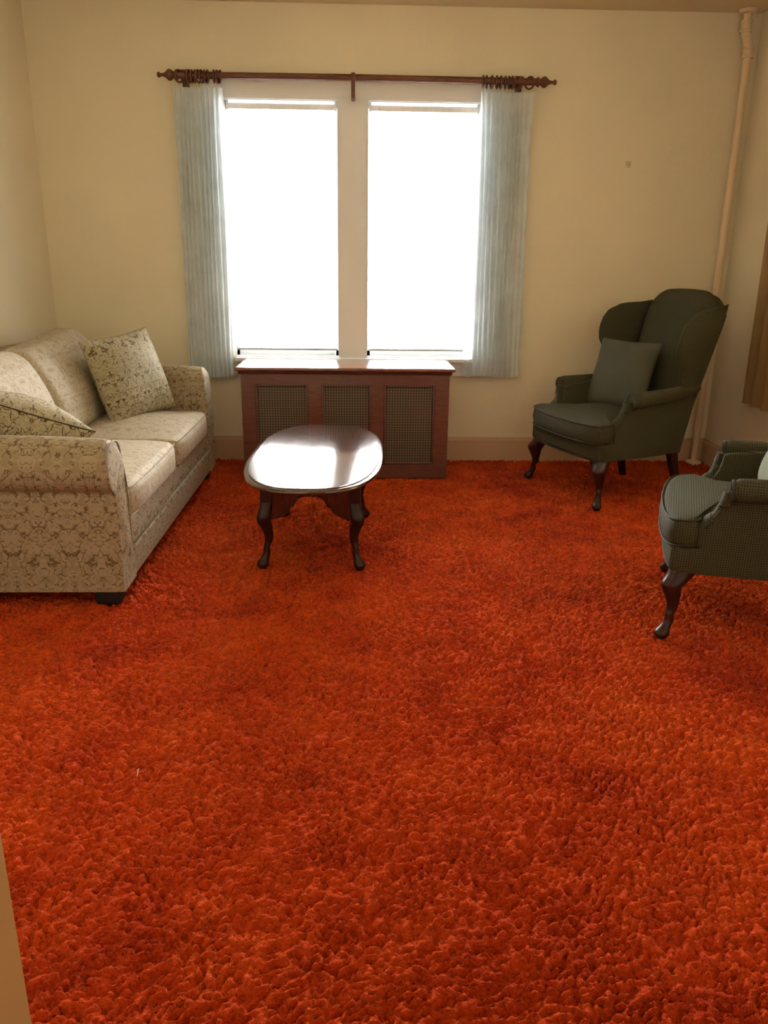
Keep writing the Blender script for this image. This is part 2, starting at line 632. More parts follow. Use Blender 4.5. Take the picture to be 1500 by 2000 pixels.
def extrude_poly(pts, axis, a, b, bev=0.0, seg=3):
    """polygon (2-D) extruded along axis from a to b with rounded rims"""
    n = len(pts)
    P = [Vector((p[0], p[1])) for p in pts]
    area_ = sum(P[i].x * P[(i + 1) % n].y - P[(i + 1) % n].x * P[i].y for i in range(n))
    if area_ < 0:
        P.reverse()
    nr = []
    for i in range(n):
        e1 = (P[i] - P[i - 1]).normalized()
        e2 = (P[(i + 1) % n] - P[i]).normalized()
        n1, n2 = Vector((e1.y, -e1.x)), Vector((e2.y, -e2.x))
        s = n1 + n2
        if s.length < 1e-6:
            s = n1
        s.normalize()
        s /= max(0.5, s.dot(n1))
        nr.append(s)
    lv = []
    if bev > 0:
        for k in range(seg + 1):
            t = k / seg * pi / 2
            lv.append((a + bev * (1 - sin(t)), bev * (1 - cos(pi / 2 - (pi / 2 - t)))))
        # from a (inset bev) to a+bev (inset 0)
        lv = [(a + bev * (1 - cos(k / seg * pi / 2)), bev * (1 - sin(k / seg * pi / 2))) for k in range(seg + 1)]
        lv2 = [(b - (z - a), ins) for z, ins in reversed(lv)]
        lv = lv + lv2
    else:
        lv = [(a, 0), (b, 0)]
    rings = []
    for z, ins in lv:
        ring = []
        for i in range(n):
            q = P[i] - nr[i] * ins
            ring.append({'x': (z, q.x, q.y), 'y': (q.x, z, q.y), 'z': (q.x, q.y, z)}[axis])
        rings.append(ring)
    return loft(rings)


def smooth_path(pts, n=6, closed=False):
    """Catmull-Rom through the points"""
    P = [Vector(p) for p in pts]
    out = []
    m_ = len(P)
    rng = m_ if closed else m_ - 1
    for i in range(rng):
        if closed:
            p0, p1, p2, p3 = P[i - 1], P[i], P[(i + 1) % m_], P[(i + 2) % m_]
        else:
            p0, p1, p2, p3 = P[max(i - 1, 0)], P[i], P[i + 1], P[min(i + 2, m_ - 1)]
        for k in range(n):
            t = k / n
            out.append(0.5 * ((2 * p1) + (p2 - p0) * t + (2 * p0 - 5 * p1 + 4 * p2 - p3) * t * t + (3 * p1 - p0 - 3 * p2 + p3) * t ** 3))
    if not closed:
        out.append(P[-1])
    return out


def empty(name, loc, rz=0.0):
    o = bpy.data.objects.new(name, None)
    o.empty_display_size = 0.1
    o.location = loc
    o.rotation_euler = (0, 0, rz)
    COL.objects.link(o)
    return o


def tag(o, label=None, cat=None, group=None, kind=None):
    if label: o['label'] = label
    if cat: o['category'] = cat
    if group: o['group'] = group
    if kind: o['kind'] = kind
    return o


def struct(o):
    o['kind'] = 'structure'
    return o


def copy_tree(o, parent=None):
    c = o.copy()
    COL.objects.link(c)
    c.parent = parent
    for ch in list(o.children):
        copy_tree(ch, c)
    return c


# ------------------------------------------------------------------ room shell
Y0, Y1 = 0.63, 0.78          # front wall with the doorway the picture is taken through
DX0, DX1 = -0.4205, 0.66
WT = 0.20
struct(G().add(box(XL - 0.2, XR + 0.2, -1.7, D + 0.2, -0.12, -0.03)).build('floor', M['floor'], smooth=False))
struct(G().add(box(XL - 0.2, XR + 0.2, -1.7, D + 0.2, ZC, ZC + 0.1)).build('ceiling', M['ceiling'], smooth=False))

g = G()
g.add(box(XL - WT, WA[0], D, D + WT, -0.03, ZC))
g.add(box(WA[0], WB[1], D, D + WT, -0.03, WZ0))
g.add(box(WA[0], WB[1], D, D + WT, WZ1, ZC))
g.add(box(WA[1], WB[0], D, D + WT, WZ0, WZ1))
g.add(box(WB[1], XR + WT, D, D + WT, -0.03, ZC))
struct(g.build('wall_back', M['wall'], smooth=False))
struct(G().add(box(XL - WT, XL, Y0, D, -0.03, ZC)).build('wall_left', M['wall'], smooth=False))
g = G()
g.add(box(XR, XR + WT, Y0, WR[0], -0.03, ZC))
g.add(box(XR, XR + WT, WR[1], D, -0.03, ZC))
g.add(box(XR, XR + WT, WR[0], WR[1], -0.03, WZ0))
g.add(box(XR, XR + WT, WR[0], WR[1], WZ1, ZC))
struct(g.build('wall_right', M['wall'], smooth=False))
g = G()
g.add(box(XL, DX0 - 0.02, Y0, Y1, -0.03, ZC))
g.add(box(DX1 + 0.02, XR, Y0, Y1, -0.03, ZC))
g.add(box(DX0 - 0.02, DX1 + 0.02, Y0, Y1, 2.07, ZC))
struct(g.build('wall_front', M['wall'], smooth=False))
# hall behind the doorway
g = G()
g.add(box(-1.15, -1.0, -1.6, Y0, -0.03, ZC))
g.add(box(1.15, 1.3, -1.6, Y0, -0.03, ZC))
g.add(box(-1.15, 1.3, -1.7, -1.6, -0.03, ZC))
struct(g.build('wall_hall', M['wall'], smooth=False))
# door casing (its far edge shows at the lower left of the photograph)
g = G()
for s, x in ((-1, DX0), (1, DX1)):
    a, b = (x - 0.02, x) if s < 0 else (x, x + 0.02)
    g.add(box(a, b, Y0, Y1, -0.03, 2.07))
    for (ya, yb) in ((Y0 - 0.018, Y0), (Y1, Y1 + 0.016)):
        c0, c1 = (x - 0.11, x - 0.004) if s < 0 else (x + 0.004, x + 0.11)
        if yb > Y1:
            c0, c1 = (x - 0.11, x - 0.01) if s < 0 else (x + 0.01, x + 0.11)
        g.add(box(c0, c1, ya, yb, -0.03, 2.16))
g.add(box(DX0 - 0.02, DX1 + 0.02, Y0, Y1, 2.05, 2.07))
struct(g.build('door_1', M['door_shaded'], smooth=False))

# baseboards
BH = 0.148


def bb_profile(o):
    return [(0, -0.03), (o * 0.018, -0.03), (o * 0.018, BH - 0.02), (o * 0.013, BH - 0.008), (o * 0.013, BH), (0, BH)]


g = G().add(extrude_poly([(D + a, z) for a, z in bb_profile(-1)], 'x', XL, XR))
struct(g.build('baseboard_back', M['base'], smooth=False))
g = G().add(extrude_poly([(XL + a, z) for a, z in bb_profile(1)], 'y', Y1, D - 0.018))
struct(g.build('baseboard_left', M['base'], smooth=False))
g = G().add(extrude_poly([(XR + a, z) for a, z in bb_profile(-1)], 'y', Y1, D - 0.018))
struct(g.build('baseboard_right', M['base'], smooth=False))


# windows on the back wall -------------------------------------------------
def window(name, a, b, axis='y'):
    """wooden sash in the recess; local frame: u along wall, outward depth w"""
    def bx(u0, u1, w0, w1, z0, z1):
        if axis == 'y':
            return box(u0, u1, D + w0, D + w1, z0, z1)
        return box(XR + w0, XR + w1, u0, u1, z0, z1)
    g = G()
    s = 0.022
    g.add(bx(a, a + s, 0.085, 0.125, WZ0, WZ1)).add(bx(b - s, b, 0.085, 0.125, WZ0, WZ1))
    g.add(bx(a, b, 0.085, 0.125, WZ0, WZ0 + 0.035)).add(bx(a, b, 0.085, 0.125, WZ1 - 0.02, WZ1))
    fr = struct(g.build(name, M['trim'], smooth=False))
    p = G().add(bx(a + s, b - s, 0.103, 0.107, WZ0 + 0.035, WZ1 - 0.02)).build('pane', M['glass'], fr, smooth=False)
    return fr


window('window_1', *WA)
window('window_2', *WB)
window('window_3', *WR, axis='x')

# casing, mullion face, stool and apron: one trim set per window group
g = G()
c = 0.02
g.add(box(WA[0] - 0.11, WA[0], D - c, D, WZ0, WZ1 + 0.115))
g.add(box(WB[1], WB[1] + 0.11, D - c, D, WZ0, WZ1 + 0.115))
g.add(box(WA[0] - 0.12, WB[1] + 0.12, D - c - 0.004, D, WZ1 + 0.012, WZ1 + 0.125))
g.add(box(WA[1], WB[0], D - c, D, WZ0, WZ1 + 0.012))
g.add(box(WA[0], WA[1], D - c, D, WZ1, WZ1 + 0.012))
g.add(box(WB[0], WB[1], D - c, D, WZ1, WZ1 + 0.012))
# little beads beside the mullion
for x in (WA[1] + 0.006, WB[0] - 0.012):
    g.add(box(x, x + 0.006, D - c - 0.004, D - c, WZ0, WZ1))
for x0_, x1_ in (WA, WB):     # white lining of the recess
    g.add(box(x0_ - 0.001, x0_ + 0.004, D - c, D + WT, WZ0, WZ1)).add(box(x1_ - 0.004, x1_ + 0.001, D - c, D + WT, WZ0, WZ1))
    g.add(box(x0_, x1_, D, D + WT, WZ0 - 0.001, WZ0 + 0.004)).add(box(x0_, x1_, D, D + WT, WZ1 - 0.004, WZ1 + 0.001))
struct(g.build('trim_1', M['trim'], smooth=False))
g = G()
g.add(softbox(WA[0] - 0.13, WB[1] + 0.13, D - 0.052, D, WZ0 - 0.026, WZ0, 0.008, 1, 2))
g.add(box(WA[0] - 0.11, WB[1] + 0.11, D - 0.016, D, WZ0 - 0.105, WZ0 - 0.026))
g.add(box(WA[0] - 0.11, WB[1] + 0.11, D - 0.022, D, WZ0 - 0.11, WZ0 - 0.098))
struct(g.build('trim_2', M['trim'], smooth=True))
g = G()
g.add(box(XR - c, XR, WR[0] - 0.11, WR[0], WZ0, WZ1 + 0.115)).add(box(XR - c, XR, WR[1], WR[1] + 0.11, WZ0, WZ1 + 0.115))
g.add(box(XR - c, XR, WR[0], WR[1], WZ1, WZ1 + 0.115)).add(box(XR - 0.05, XR, WR[0] - 0.13, WR[1] + 0.13, WZ0 - 0.026, WZ0))
g.add(box(XR - 0.016, XR, WR[0] - 0.11, WR[1] + 0.11, WZ0 - 0.11, WZ0 - 0.026))
struct(g.build('trim_3', M['trim'], smooth=False))


# carpet --------------------------------------------------------------------
def vnoise(x, y, seed):
    """value noise on numpy arrays"""
    xi, yi = np.floor(x).astype(np.int64), np.floor(y).astype(np.int64)
    fx, fy = x - xi, y - yi
    fx = fx * fx * (3 - 2 * fx); fy = fy * fy * (3 - 2 * fy)

    def h(a, b):
        n = (a * 374761393 + b * 668265263 + seed * 1442695041) & 0xFFFFFFFF
        n = ((n ^ (n >> 13)) * 1274126177) & 0xFFFFFFFF
        n = n ^ (n >> 16)
        return (n & 0xFFFF) / 65535.0
    return (h(xi, yi) * (1 - fx) + h(xi + 1, yi) * fx) * (1 - fy) + (h(xi, yi + 1) * (1 - fx) + h(xi + 1, yi + 1) * fx) * fy


def make_carpet():
    ys = [0.0]
    while ys[-1] < D - 0.002:
        y = ys[-1]
        ys.append(y + (0.05 if y < 0.6 else 0.0030 + 0.0011 * max(0.0, y - 0.8)))
    ys[-1] = D - 0.001
    ys = np.array(ys)
    nx = 980
    xs = np.linspace(XL + 0.001, XR - 0.001, nx)
    X, Y = np.meshgrid(xs, ys)
    # curl the coordinates so tufts fall in swirls
    a = vnoise(X * 2.3, Y * 2.3, 1) * 0.10 + vnoise(X * 9, Y * 9, 2) * 0.035
    b = vnoise(X * 2.3, Y * 2.3, 3) * 0.10 + vnoise(X * 9, Y * 9, 4) * 0.035
    U, V = X + a, Y + b
    # diagonal squash: rows of leaning tufts
    U2 = U * 0.93 + V * 0.36
    V2 = V * 0.93 - U * 0.36
    t1 = vnoise(U2 * 85, V2 * 128, 5)
    t2 = vnoise(U2 * 150 + 7, V2 * 205, 6)
    t3 = vnoise(U * 26, V * 40, 7)
    t4 = vnoise(X * 5, Y * 5, 8)
    billow = np.abs(t1 * 2 - 1)
    billow2 = np.abs(t2 * 2 - 1)
    def plateau(t, a_, b_):
        q_ = np.clip((t - a_) / (b_ - a_), 0, 1)
        return q_ * q_ * (3 - 2 * q_)
    Z = -0.029 + 0.0150 * plateau(t1, 0.22, 0.62) + 0.0075 * plateau(t2, 0.25, 0.65) + 0.008 * t3 + 0.004 * t4
    Z[0, :] = Z[-1, :]
    ny = len(ys)
    co = np.stack([X, Y, Z], -1).reshape(-1, 3)
    i = np.arange((ny - 1) * (nx - 1))
    r_, c_ = i // (nx - 1), i % (nx - 1)
    q = np.stack([r_ * nx + c_, r_ * nx + c_ + 1, (r_ + 1) * nx + c_ + 1, (r_ + 1) * nx + c_], -1)
    # keep only the room and the strip through the doorway
    fx, fy = xs[c_], ys[r_]
    keep = (fy > Y1 - 0.003) | ((fx > DX0) & (fx < DX1 - 0.01))
    q = q[keep]
    me = bpy.data.meshes.new('carpet')
    me.vertices.add(len(co)); me.vertices.foreach_set('co', co.ravel())
    me.loops.add(q.size); me.loops.foreach_set('vertex_index', q.ravel().astype(np.int32))
    me.polygons.add(len(q))
    me.polygons.foreach_set('loop_start', np.arange(0, q.size, 4, dtype=np.int32))
    me.polygons.foreach_set('loop_total', np.full(len(q), 4, dtype=np.int32))
    me.update(calc_edges=True)
    me.polygons.foreach_set('use_smooth', np.ones(len(q), dtype=bool))
    me.materials.append(M['carpet'])
    o = bpy.data.objects.new('carpet', me)
    COL.objects.link(o)
    tag(o, 'orange-red shag carpet covering the whole floor wall to wall', 'carpet', kind='stuff')


make_carpet()

# ------------------------------------------------------------------ steam pipe in the right corner
PX, PY = 2.208, 4.955
t = empty('steam_pipe', (PX, PY, 0))
tag(t, 'cream painted steam pipe rising from floor to ceiling in the right corner', 'pipe')
G().add(lathe([(-0.01, 0.0225), (2.38, 0.0225)], n=20)).build('riser', M['pipe'], t)
jx = -0.030
g = G()
g.add(tube([(0, 0, 2.36), (0, 0, 2.41), (jx * 0.45, 0, 2.45), (jx, 0, 2.49), (jx, 0, 2.53)], [0.026, 0.026, 0.025, 0.026, 0.026], 18))
g.build('offset_bend', M['pipe'], t)
for (z0, z1, ox) in ((2.358, 2.41, 0), (2.485, 2.545, jx)):
    g = G().add(lathe([(z0, 0.024), (z0, 0.033), (z0 + 0.01, 0.034), (z0 + 0.013, 0.030), (z1 - 0.013, 0.030), (z1 - 0.01, 0.033), (z1, 0.032), (z1, 0.024)],
                      n=20, origin=(ox, 0, 0)))
    g.build('coupling', M['pipe'], t)
G().add(lathe([(2.54, 0.0215), (2.585, 0.0215)], n=18, origin=(jx, 0, 0))).add(
    lathe([(2.578, 0.023), (2.582, 0.045), (2.592, 0.050), (2.599, 0.050)], n=24, origin=(jx, 0, 0))).build('ceiling_flange', M['pipe'], t)
G().add(lathe([(-0.01, 0.05), (0.006, 0.048), (0.016, 0.028)], n=24)).build('floor_flange', M['pipe'], t)

# ------------------------------------------------------------------ radiator cover
cx0, cx1 = -0.672, 0.529
cy0, cy1 = 4.530, 4.952
ZT = 0.653
t = empty('radiator_cover', ((cx0 + cx1) / 2, (cy0 + cy1) / 2, 0))
tag(t, 'red-brown wooden radiator cover with three cane panels below the window', 'radiator cover')
O = Vector(t.location)


def loc(vf, o=None):
    o = O if o is None else o
    v, f = vf
    return [tuple(Vector(p) - o) for p in v], f


tp = G().add(loc(softbox(-0.700, 0.556, 4.492, 4.962, ZT - 0.020, ZT, 0.007, 1, 3)))
tp.build('top', M['covertop'], t)
G().add(loc(extrude_poly([(4.508, ZT - 0.021), (4.53, ZT - 0.021), (4.53, ZT - 0.042), (4.522, ZT - 0.038)], 'x', cx0 - 0.012, cx1 + 0.012))).build('top_moulding', M['cover'], t)
panels = [(-0.594, -0.288), (-0.212, 0.076), (0.148, 0.447)]
pz0, pz1 = 0.083, 0.555
g = G()
fy0, fy1 = cy0, cy0 + 0.02
xs_ = [cx0] + [q for p in panels for q in p] + [cx1]
for k in range(0, 8, 2):
    g.add(loc(box(xs_[k], xs_[k + 1], fy0, fy1, 0.0, ZT - 0.02)))
for a, b in panels:
    g.add(loc(box(a, b, fy0, fy1, 0.0, pz0)))
    g.add(loc(box(a, b, fy0, fy1, pz1, ZT - 0.02)))
g.build('front_frame', M['cover'], t, smooth=False)
for a, b in panels:
    p = mesh_obj('cane_panel', [Vector(q) - O for q in ((a, fy1 - 0.003, pz0), (b, fy1 - 0.003, pz0), (b, fy1 - 0.003, pz1), (a, fy1 - 0.003, pz1),
                                                        (a, fy1 + 0.000, pz0), (b, fy1 + 0.000, pz0), (b, fy1 + 0.000, pz1), (a, fy1 + 0.000, pz1))],
                 [(0, 1, 2, 3), (4, 7, 6, 5)], M['cane'], t, smooth=False)
    g = G()
    w = 0.012
    for bx_ in ((a, a + w, pz0, pz1), (b - w, b, pz0, pz1), (a + w, b - w, pz0, pz0 + w), (a + w, b - w, pz1 - w, pz1)):
        g.add(loc(softbox(bx_[0], bx_[1], fy0 + 0.003, fy1 - 0.003, bx_[2], bx_[3], 0.004, 1, 2)))
    g.build('bead', M['cover'], t)
for x0_, x1_ in ((cx0, cx0 + 0.02), (cx1 - 0.02, cx1)):
    G().add(loc(box(x0_, x1_, fy1, cy1, 0.0, ZT - 0.02))).build('side_panel', M['cover'], t, smooth=False)
G().add(loc(box(cx0 + 0.02, cx1 - 0.02, cy0 + 0.30, cy0 + 0.31, 0.0, ZT - 0.021))).build('inside_shade_sheet', M['dark'], t, smooth=False)  # near-black sheet standing in for the shade inside the cover


# ------------------------------------------------------------------ blinds
def blind(a, b, label, cord_side):
    a, b = a + 0.008, b - 0.008
    yb = D + 0.045
    t = empty('venetian_blind', ((a + b) / 2, yb, WZ1))
    tag(t, label, 'blind', 'white venetian blinds in the back windows')
    o = Vector(t.location)
    G().add(loc(softbox(a + 0.012, b - 0.012, yb - 0.016, yb + 0.016, WZ1 - 0.046, WZ1 - 0.016, 0.003, 1, 2), o)).build('headrail', M['blind'], t)
    for x in (a, b - 0.014):
        G().add(loc(box(x, x + 0.014, yb - 0.019, yb + 0.019, WZ1 - 0.052, WZ1 - 0.0045), o)).build('bracket', M['blind'], t, smooth=False)
    zr = 0.700
    G().add(loc(softbox(a + 0.006, b - 0.006, yb - 0.012, yb + 0.012, zr - 0.006, zr + 0.006, 0.003, 1, 2), o)).build('bottom_rail', M['rail_grey'], t)
    g = G()
    z = zr + 0.022
    while z < WZ1 - 0.05:
        P = []
        for k in range(5):
            yy = -0.0115 + 0.023 * k / 4
            P.append((yb + yy, z + 0.0016 * (1 - (yy / 0.0115) ** 2) - 0.03 * yy))
        P2 = [(p[0], p[1] + 0.0005) for p in reversed(P)]
        g.add(loc(extrude_poly(P + P2, 'x', a + 0.008, b - 0.008), o))
        z += 0.0235
    g.build('slats', M['blind'], t, smooth=False)
    g = G()
    for x in (a + 0.07, b - 0.07):
        for dy in (-0.0125, 0.0125):
            g.add(loc(tube([(x, yb + dy, zr), (x, yb + dy, WZ1 - 0.046)], 0.0006, 5), o))
    g.build('ladder_cords', M['blind'], t)
    x = a + 0.05 if cord_side < 0 else b - 0.05
    G().add(loc(tube([(x, yb - 0.02, WZ1 - 0.03), (x + 0.002, yb - 0.024, WZ1 - 0.06), (x, yb - 0.022, WZ1 - 0.09)], 0.0022, 6), o)).build('tilt_hook', M['blind'], t)


blind(WA[0], WA[1], 'white venetian blind lowered in the left back window', 1)
blind(WB[0], WB[1], 'white venetian blind lowered in the right back window', -1)

t = empty('light_softening_shade', (XR + 0.045, (WR[0] + WR[1]) / 2, WZ1))  # unseen shade added to dim and soften light from the side window
tag(t, 'unseen cream shade added over the side window to soften its light', 'roller shade')
G().add(tube([(0, WR[0] - t.location.y + 0.01, -0.03), (0, WR[1] - t.location.y - 0.01, -0.03)], 0.018, 14)).build('roller', M['blind'], t)
G().add(box(0.012, 0.015, WR[0] - t.location.y + 0.008, WR[1] - t.location.y - 0.008, WZ0 - WZ1 + 0.012, -0.03)).build('diffuser_cloth', M['shade'], t, smooth=False)
G().add(softbox(0.006, 0.020, WR[0] - t.location.y + 0.008, WR[1] - t.location.y - 0.008, WZ0 - WZ1 + 0.004, WZ0 - WZ1 + 0.028, 0.004, 1, 2)).build('hem_bar', M['blind'], t)

# ------------------------------------------------------------------ curtain rod, rings, drapes
RY, RZ = 4.925, 2.213
RR = 0.0185
t = empty('curtain_rod', (0, RY, RZ))
tag(t, 'dark wooden curtain rod with turned finials above the double window', 'curtain rod')


def sag(x):
    return -0.004 * abs(x) + 0.002


def lift(g_):
    g_.v = [(p[0], p[1], p[2] + sag(p[0])) for p in g_.v]
    return g_


lift(G().add(tube([(-1.01 + 0.101 * k, 0, 0) for k in range(21)], RR, 16))).build('pole', M['rod'], t)
fin = [(0.0, 0.020), (0.006, 0.026), (0.014, 0.026), (0.018, 0.017), (0.024, 0.017), (0.030, 0.022), (0.038, 0.0285), (0.047, 0.030), (0.056, 0.027),
       (0.064, 0.019), (0.073, 0.012), (0.085, 0.0085), (0.094, 0.008), (0.098, 0.0115), (0.103, 0.0145), (0.109, 0.0145), (0.114, 0.010), (0.116, 0.002)]
for s in (-1, 1):
    prof = [(s * (1.005 + a), r_) for a, r_ in fin]
    lift(G().add(lathe(prof, 'x', 22))).build('finial', M['rod'], t)
for x in (-0.975, 0.0, 0.915):
    g = G()
    if x == 0.0:
        xx = -0.030
        g.add(softbox(xx - 0.011, xx + 0.011, -0.026, -0.019, -0.105, 0.022, 0.003, 1, 2))
        g.add(softbox(xx - 0.011, xx + 0.011, -0.022, 0.069, -0.105, -0.085, 0.003, 1, 2))
        g.add(softbox(xx - 0.011, xx + 0.011, -0.022, 0.02, 0.0185, 0.024, 0.002, 1, 2))
    else:
        g.add(softbox(x - 0.012, x + 0.012, 0.0, 0.069, -0.03, -0.012, 0.003, 1, 2))
        g.add(lathe([(x - 0.013, 0.026), (x + 0.013, 0.026)], 'x', 20))
        g.add(softbox(x - 0.02, x + 0.02, 0.062, 0.071, -0.06, 0.04, 0.003, 1, 2))
    g.build('bracket', M['rod'], t)


def ring_proto(x):
    t = empty('curtain_ring', (x, RY, RZ + sag(x)))
    R0 = 0.0305
    c0 = -(R0 - 0.0055 - RR) + 0.0005
    pts = [(0, cos(2 * pi * k / 28) * R0, sin(2 * pi * k / 28) * R0 + c0) for k in range(28)]
    G().add(tube(pts, 0.0055, 8, closed=True)).build('hoop', M['rod'], t)
    zc = c0 - R0 - 0.0085
    pts = [(cos(2 * pi * k / 12) * 0.0045, 0, sin(2 * pi * k / 12) * 0.0055 + zc) for k in range(12)]
    G().add(tube(pts, 0.0012, 6, closed=True)).build('screw_eye', M['brass'], t)
    return t


RXS = [0.703, 0.722, 0.752, 0.781, 0.803, 0.829, 0.850, 0.868, 0.888, 0.968]
LXS = [-1.000, -0.945, -0.928, -0.911, -0.893, -0.876, -0.858, -0.842, -0.806, -0.789, -0.772]
ORD = 'first second third fourth fifth sixth seventh eighth ninth tenth eleventh'.split()
first = None
for side, xs_ in ((1, RXS), (-1, LXS)):
    for k, x in enumerate(xs_):
        if first is None:
            first = o = ring_proto(x)
        else:
            o = copy_tree(first)
            o.location = (x, RY, RZ + sag(x))
        rr_ = random.uniform(-0.35, 0.35)
        if side > 0 and k == 9:
            rr_ = 0.75
        if side < 0 and k == 0:
            rr_ = -0.7
        o.rotation_euler = (0, 0, rr_)
        w_ = ORD[k]
        if side > 0 and k < 9:
            tag(o, 'dark wooden curtain ring, %s from the window side above the right curtain' % w_, 'curtain ring', 'rings above the right curtain')
        elif side > 0:
            tag(o, 'dark wooden curtain ring alone beside the right finial', 'curtain ring', 'rings above the right curtain')
        else:
            tag(o, 'dark wooden curtain ring, %s from the left finial above the left curtain' % w_, 'curtain ring', 'rings above the left curtain')


def drape(name, label, top, bot, z1, z0, y, nf, amp, mat, flip=1, yax=False, nv=46, flat=0.0, ph=0.0, rot=0):
    """hanging cloth; top=(x0,x1) bot=(x0,x1)"""
    nu = nf * 14
    v, f = [], []
    rnd = random.Random(int(abs(top[0]) * 1000) + nf)
    jit = [rnd.uniform(-0.3, 0.3) for _ in range(nf + 2)]
    for j in range(nv + 1):
        w = j / nv
        z = z1 + (z0 - z1) * w
        a = top[0] + (bot[0] - top[0]) * w ** 0.8
        b = top[1] + (bot[1] - top[1]) * w ** 0.8
        dz = (z1 - z)
        if dz < 0.09:
            am = amp * (0.35 + 0.3 * dz / 0.09)
        elif dz < 0.2:
            am = amp * (0.65 + 0.35 * (dz - 0.09) / 0.11)
        else:
            am = amp * (1.0 + 0.12 * sin(w * 5 + ph))
        for i in range(nu + 1):
            u = i / nu
            fold = u * nf
            k = int(min(fold, nf - 1))
            s = sin(2 * pi * fold + ph + jit[k] * sin(w * 3 + k))
            s = math.copysign(abs(s) ** 0.8, s)
            e = min(1, min(u, 1 - u) * nf * 1.6)
            soft = 1.0
            if flat and u > 1 - flat:
                soft = 0.45
            yy = am * s * (0.4 + 0.6 * e) * soft * (0.85 + 0.3 * abs(jit[k]))
            xx = a + (b - a) * u + 0.004 * sin(w * 4 + k * 1.3) * e
            if flat and dz < 0.16 and u > 1 - flat:
                xx += 0.016 * (1 - dz / 0.16) * (u - (1 - flat)) / flat
            zz = z + 0.004 * sin(u * 7) * w
            v.append((yy, xx, zz) if yax else (xx, yy, zz))
    W = nu + 1
    for j in range(nv):
        for i in range(nu):
            f.append((j * W + i, j * W + i + 1, (j + 1) * W + i + 1, (j + 1) * W + i))
    base = Vector(((y if yax else 0), (0 if yax else y), 0))
    return v, f


def curtain(label, loc_, sheets, yax=False):
    t = empty('curtain', loc_)
    tag(t, label, 'curtain')
    for nm, vf, mt in sheets:
        mesh_obj(nm, vf[0], vf[1], mt, t)
    return t


# left one
t = curtain('long grey pleated curtain hanging left of the double window', (-0.90, RY + 0.005, 0), [
    ('drape', drape('', '', (-0.14, 0.137), (-0.142, 0.128), 2.152, 0.540, 0, 10, 0.0155, M['curtain'], ph=0.4), M['curtain'])])
v, f = drape('', '', (0.128, 0.133), (0.112, 0.144), 2.12, 0.548, 0, 1, 0.006, M['lining'], ph=1.0)
mesh_obj('lining', [(p[0], p[1] + 0.040, p[2]) for p in v], f, M['lining'], t)
# right one
t = curtain('long grey pleated curtain hanging right of the double window', (0.85, RY + 0.005, 0), [
    ('drape', drape('', '', (-0.155, 0.142), (-0.136, 0.158), 2.158, 0.552, 0, 10, 0.0155, M['curtain'], flat=0.22, ph=0.2), M['curtain'])])
v, f = drape('', '', (-0.150, -0.128), (-0.196, -0.128), 2.12, 0.548, 0, 1, 0.008, M['lining'], ph=2.2)
mesh_obj('lining', [(p[0], p[1] + 0.040, p[2]) for p in v], f, M['curtain'], t)
# right wall curtain and its rod
t = empty('curtain_rod', (2.205, 3.15, RZ))
tag(t, 'dark curtain rod on the right wall above the side window', 'curtain rod')
G().add(tube([(0, -1.3, 0), (0, 1.3, 0)], RR, 16)).build('pole', M['rod'], t)
for y in (-1.22, 0.0, 1.22):
    G().add(softbox(0, 0.085, y - 0.012, y + 0.012, -0.035, -0.012, 0.003, 1, 2)).build('bracket', M['rod'], t)
t = curtain('tan curtain at the right wall beside the side window', (2.205, 4.10, 0), [
    ('drape', drape('', '', (-0.62, 0.35), (-0.65, 0.325), 2.19, 0.486, 0, 9, 0.022, M['drape_tan'], yax=True, ph=0.9, flat=0), M['drape_tan'])])

# ------------------------------------------------------------------ nail in the wall
t = empty('nail', (1.605, D, 1.803))
tag(t, 'small nail in a bare square patch high on the back wall', 'nail')
G().add(softbox(-0.016, 0.016, -0.0022, 0.0, -0.018, 0.018, 0.001, 1, 2)).build('plaster_patch', M['stain'], t)
G().add(lathe([(-0.016, 0.0035), (-0.014, 0.0035), (-0.014, 0.0016), (0.0, 0.0016)], 'y', 12, (0.003, 0, -0.003))).build('shank', M['steel'], t)

# ------------------------------------------------------------------ coffee table


def racetrack(cx, cy, hx, hy, p=2.6, n=72):
    out = []
    for k in range(n):
        a = 2 * pi * k / n
        c, s = cos(a), sin(a)
        out.append((cx + hx * math.copysign(abs(c) ** (2 / p), c), cy + hy * math.copysign(abs(s) ** (2 / p), s)))
    return out


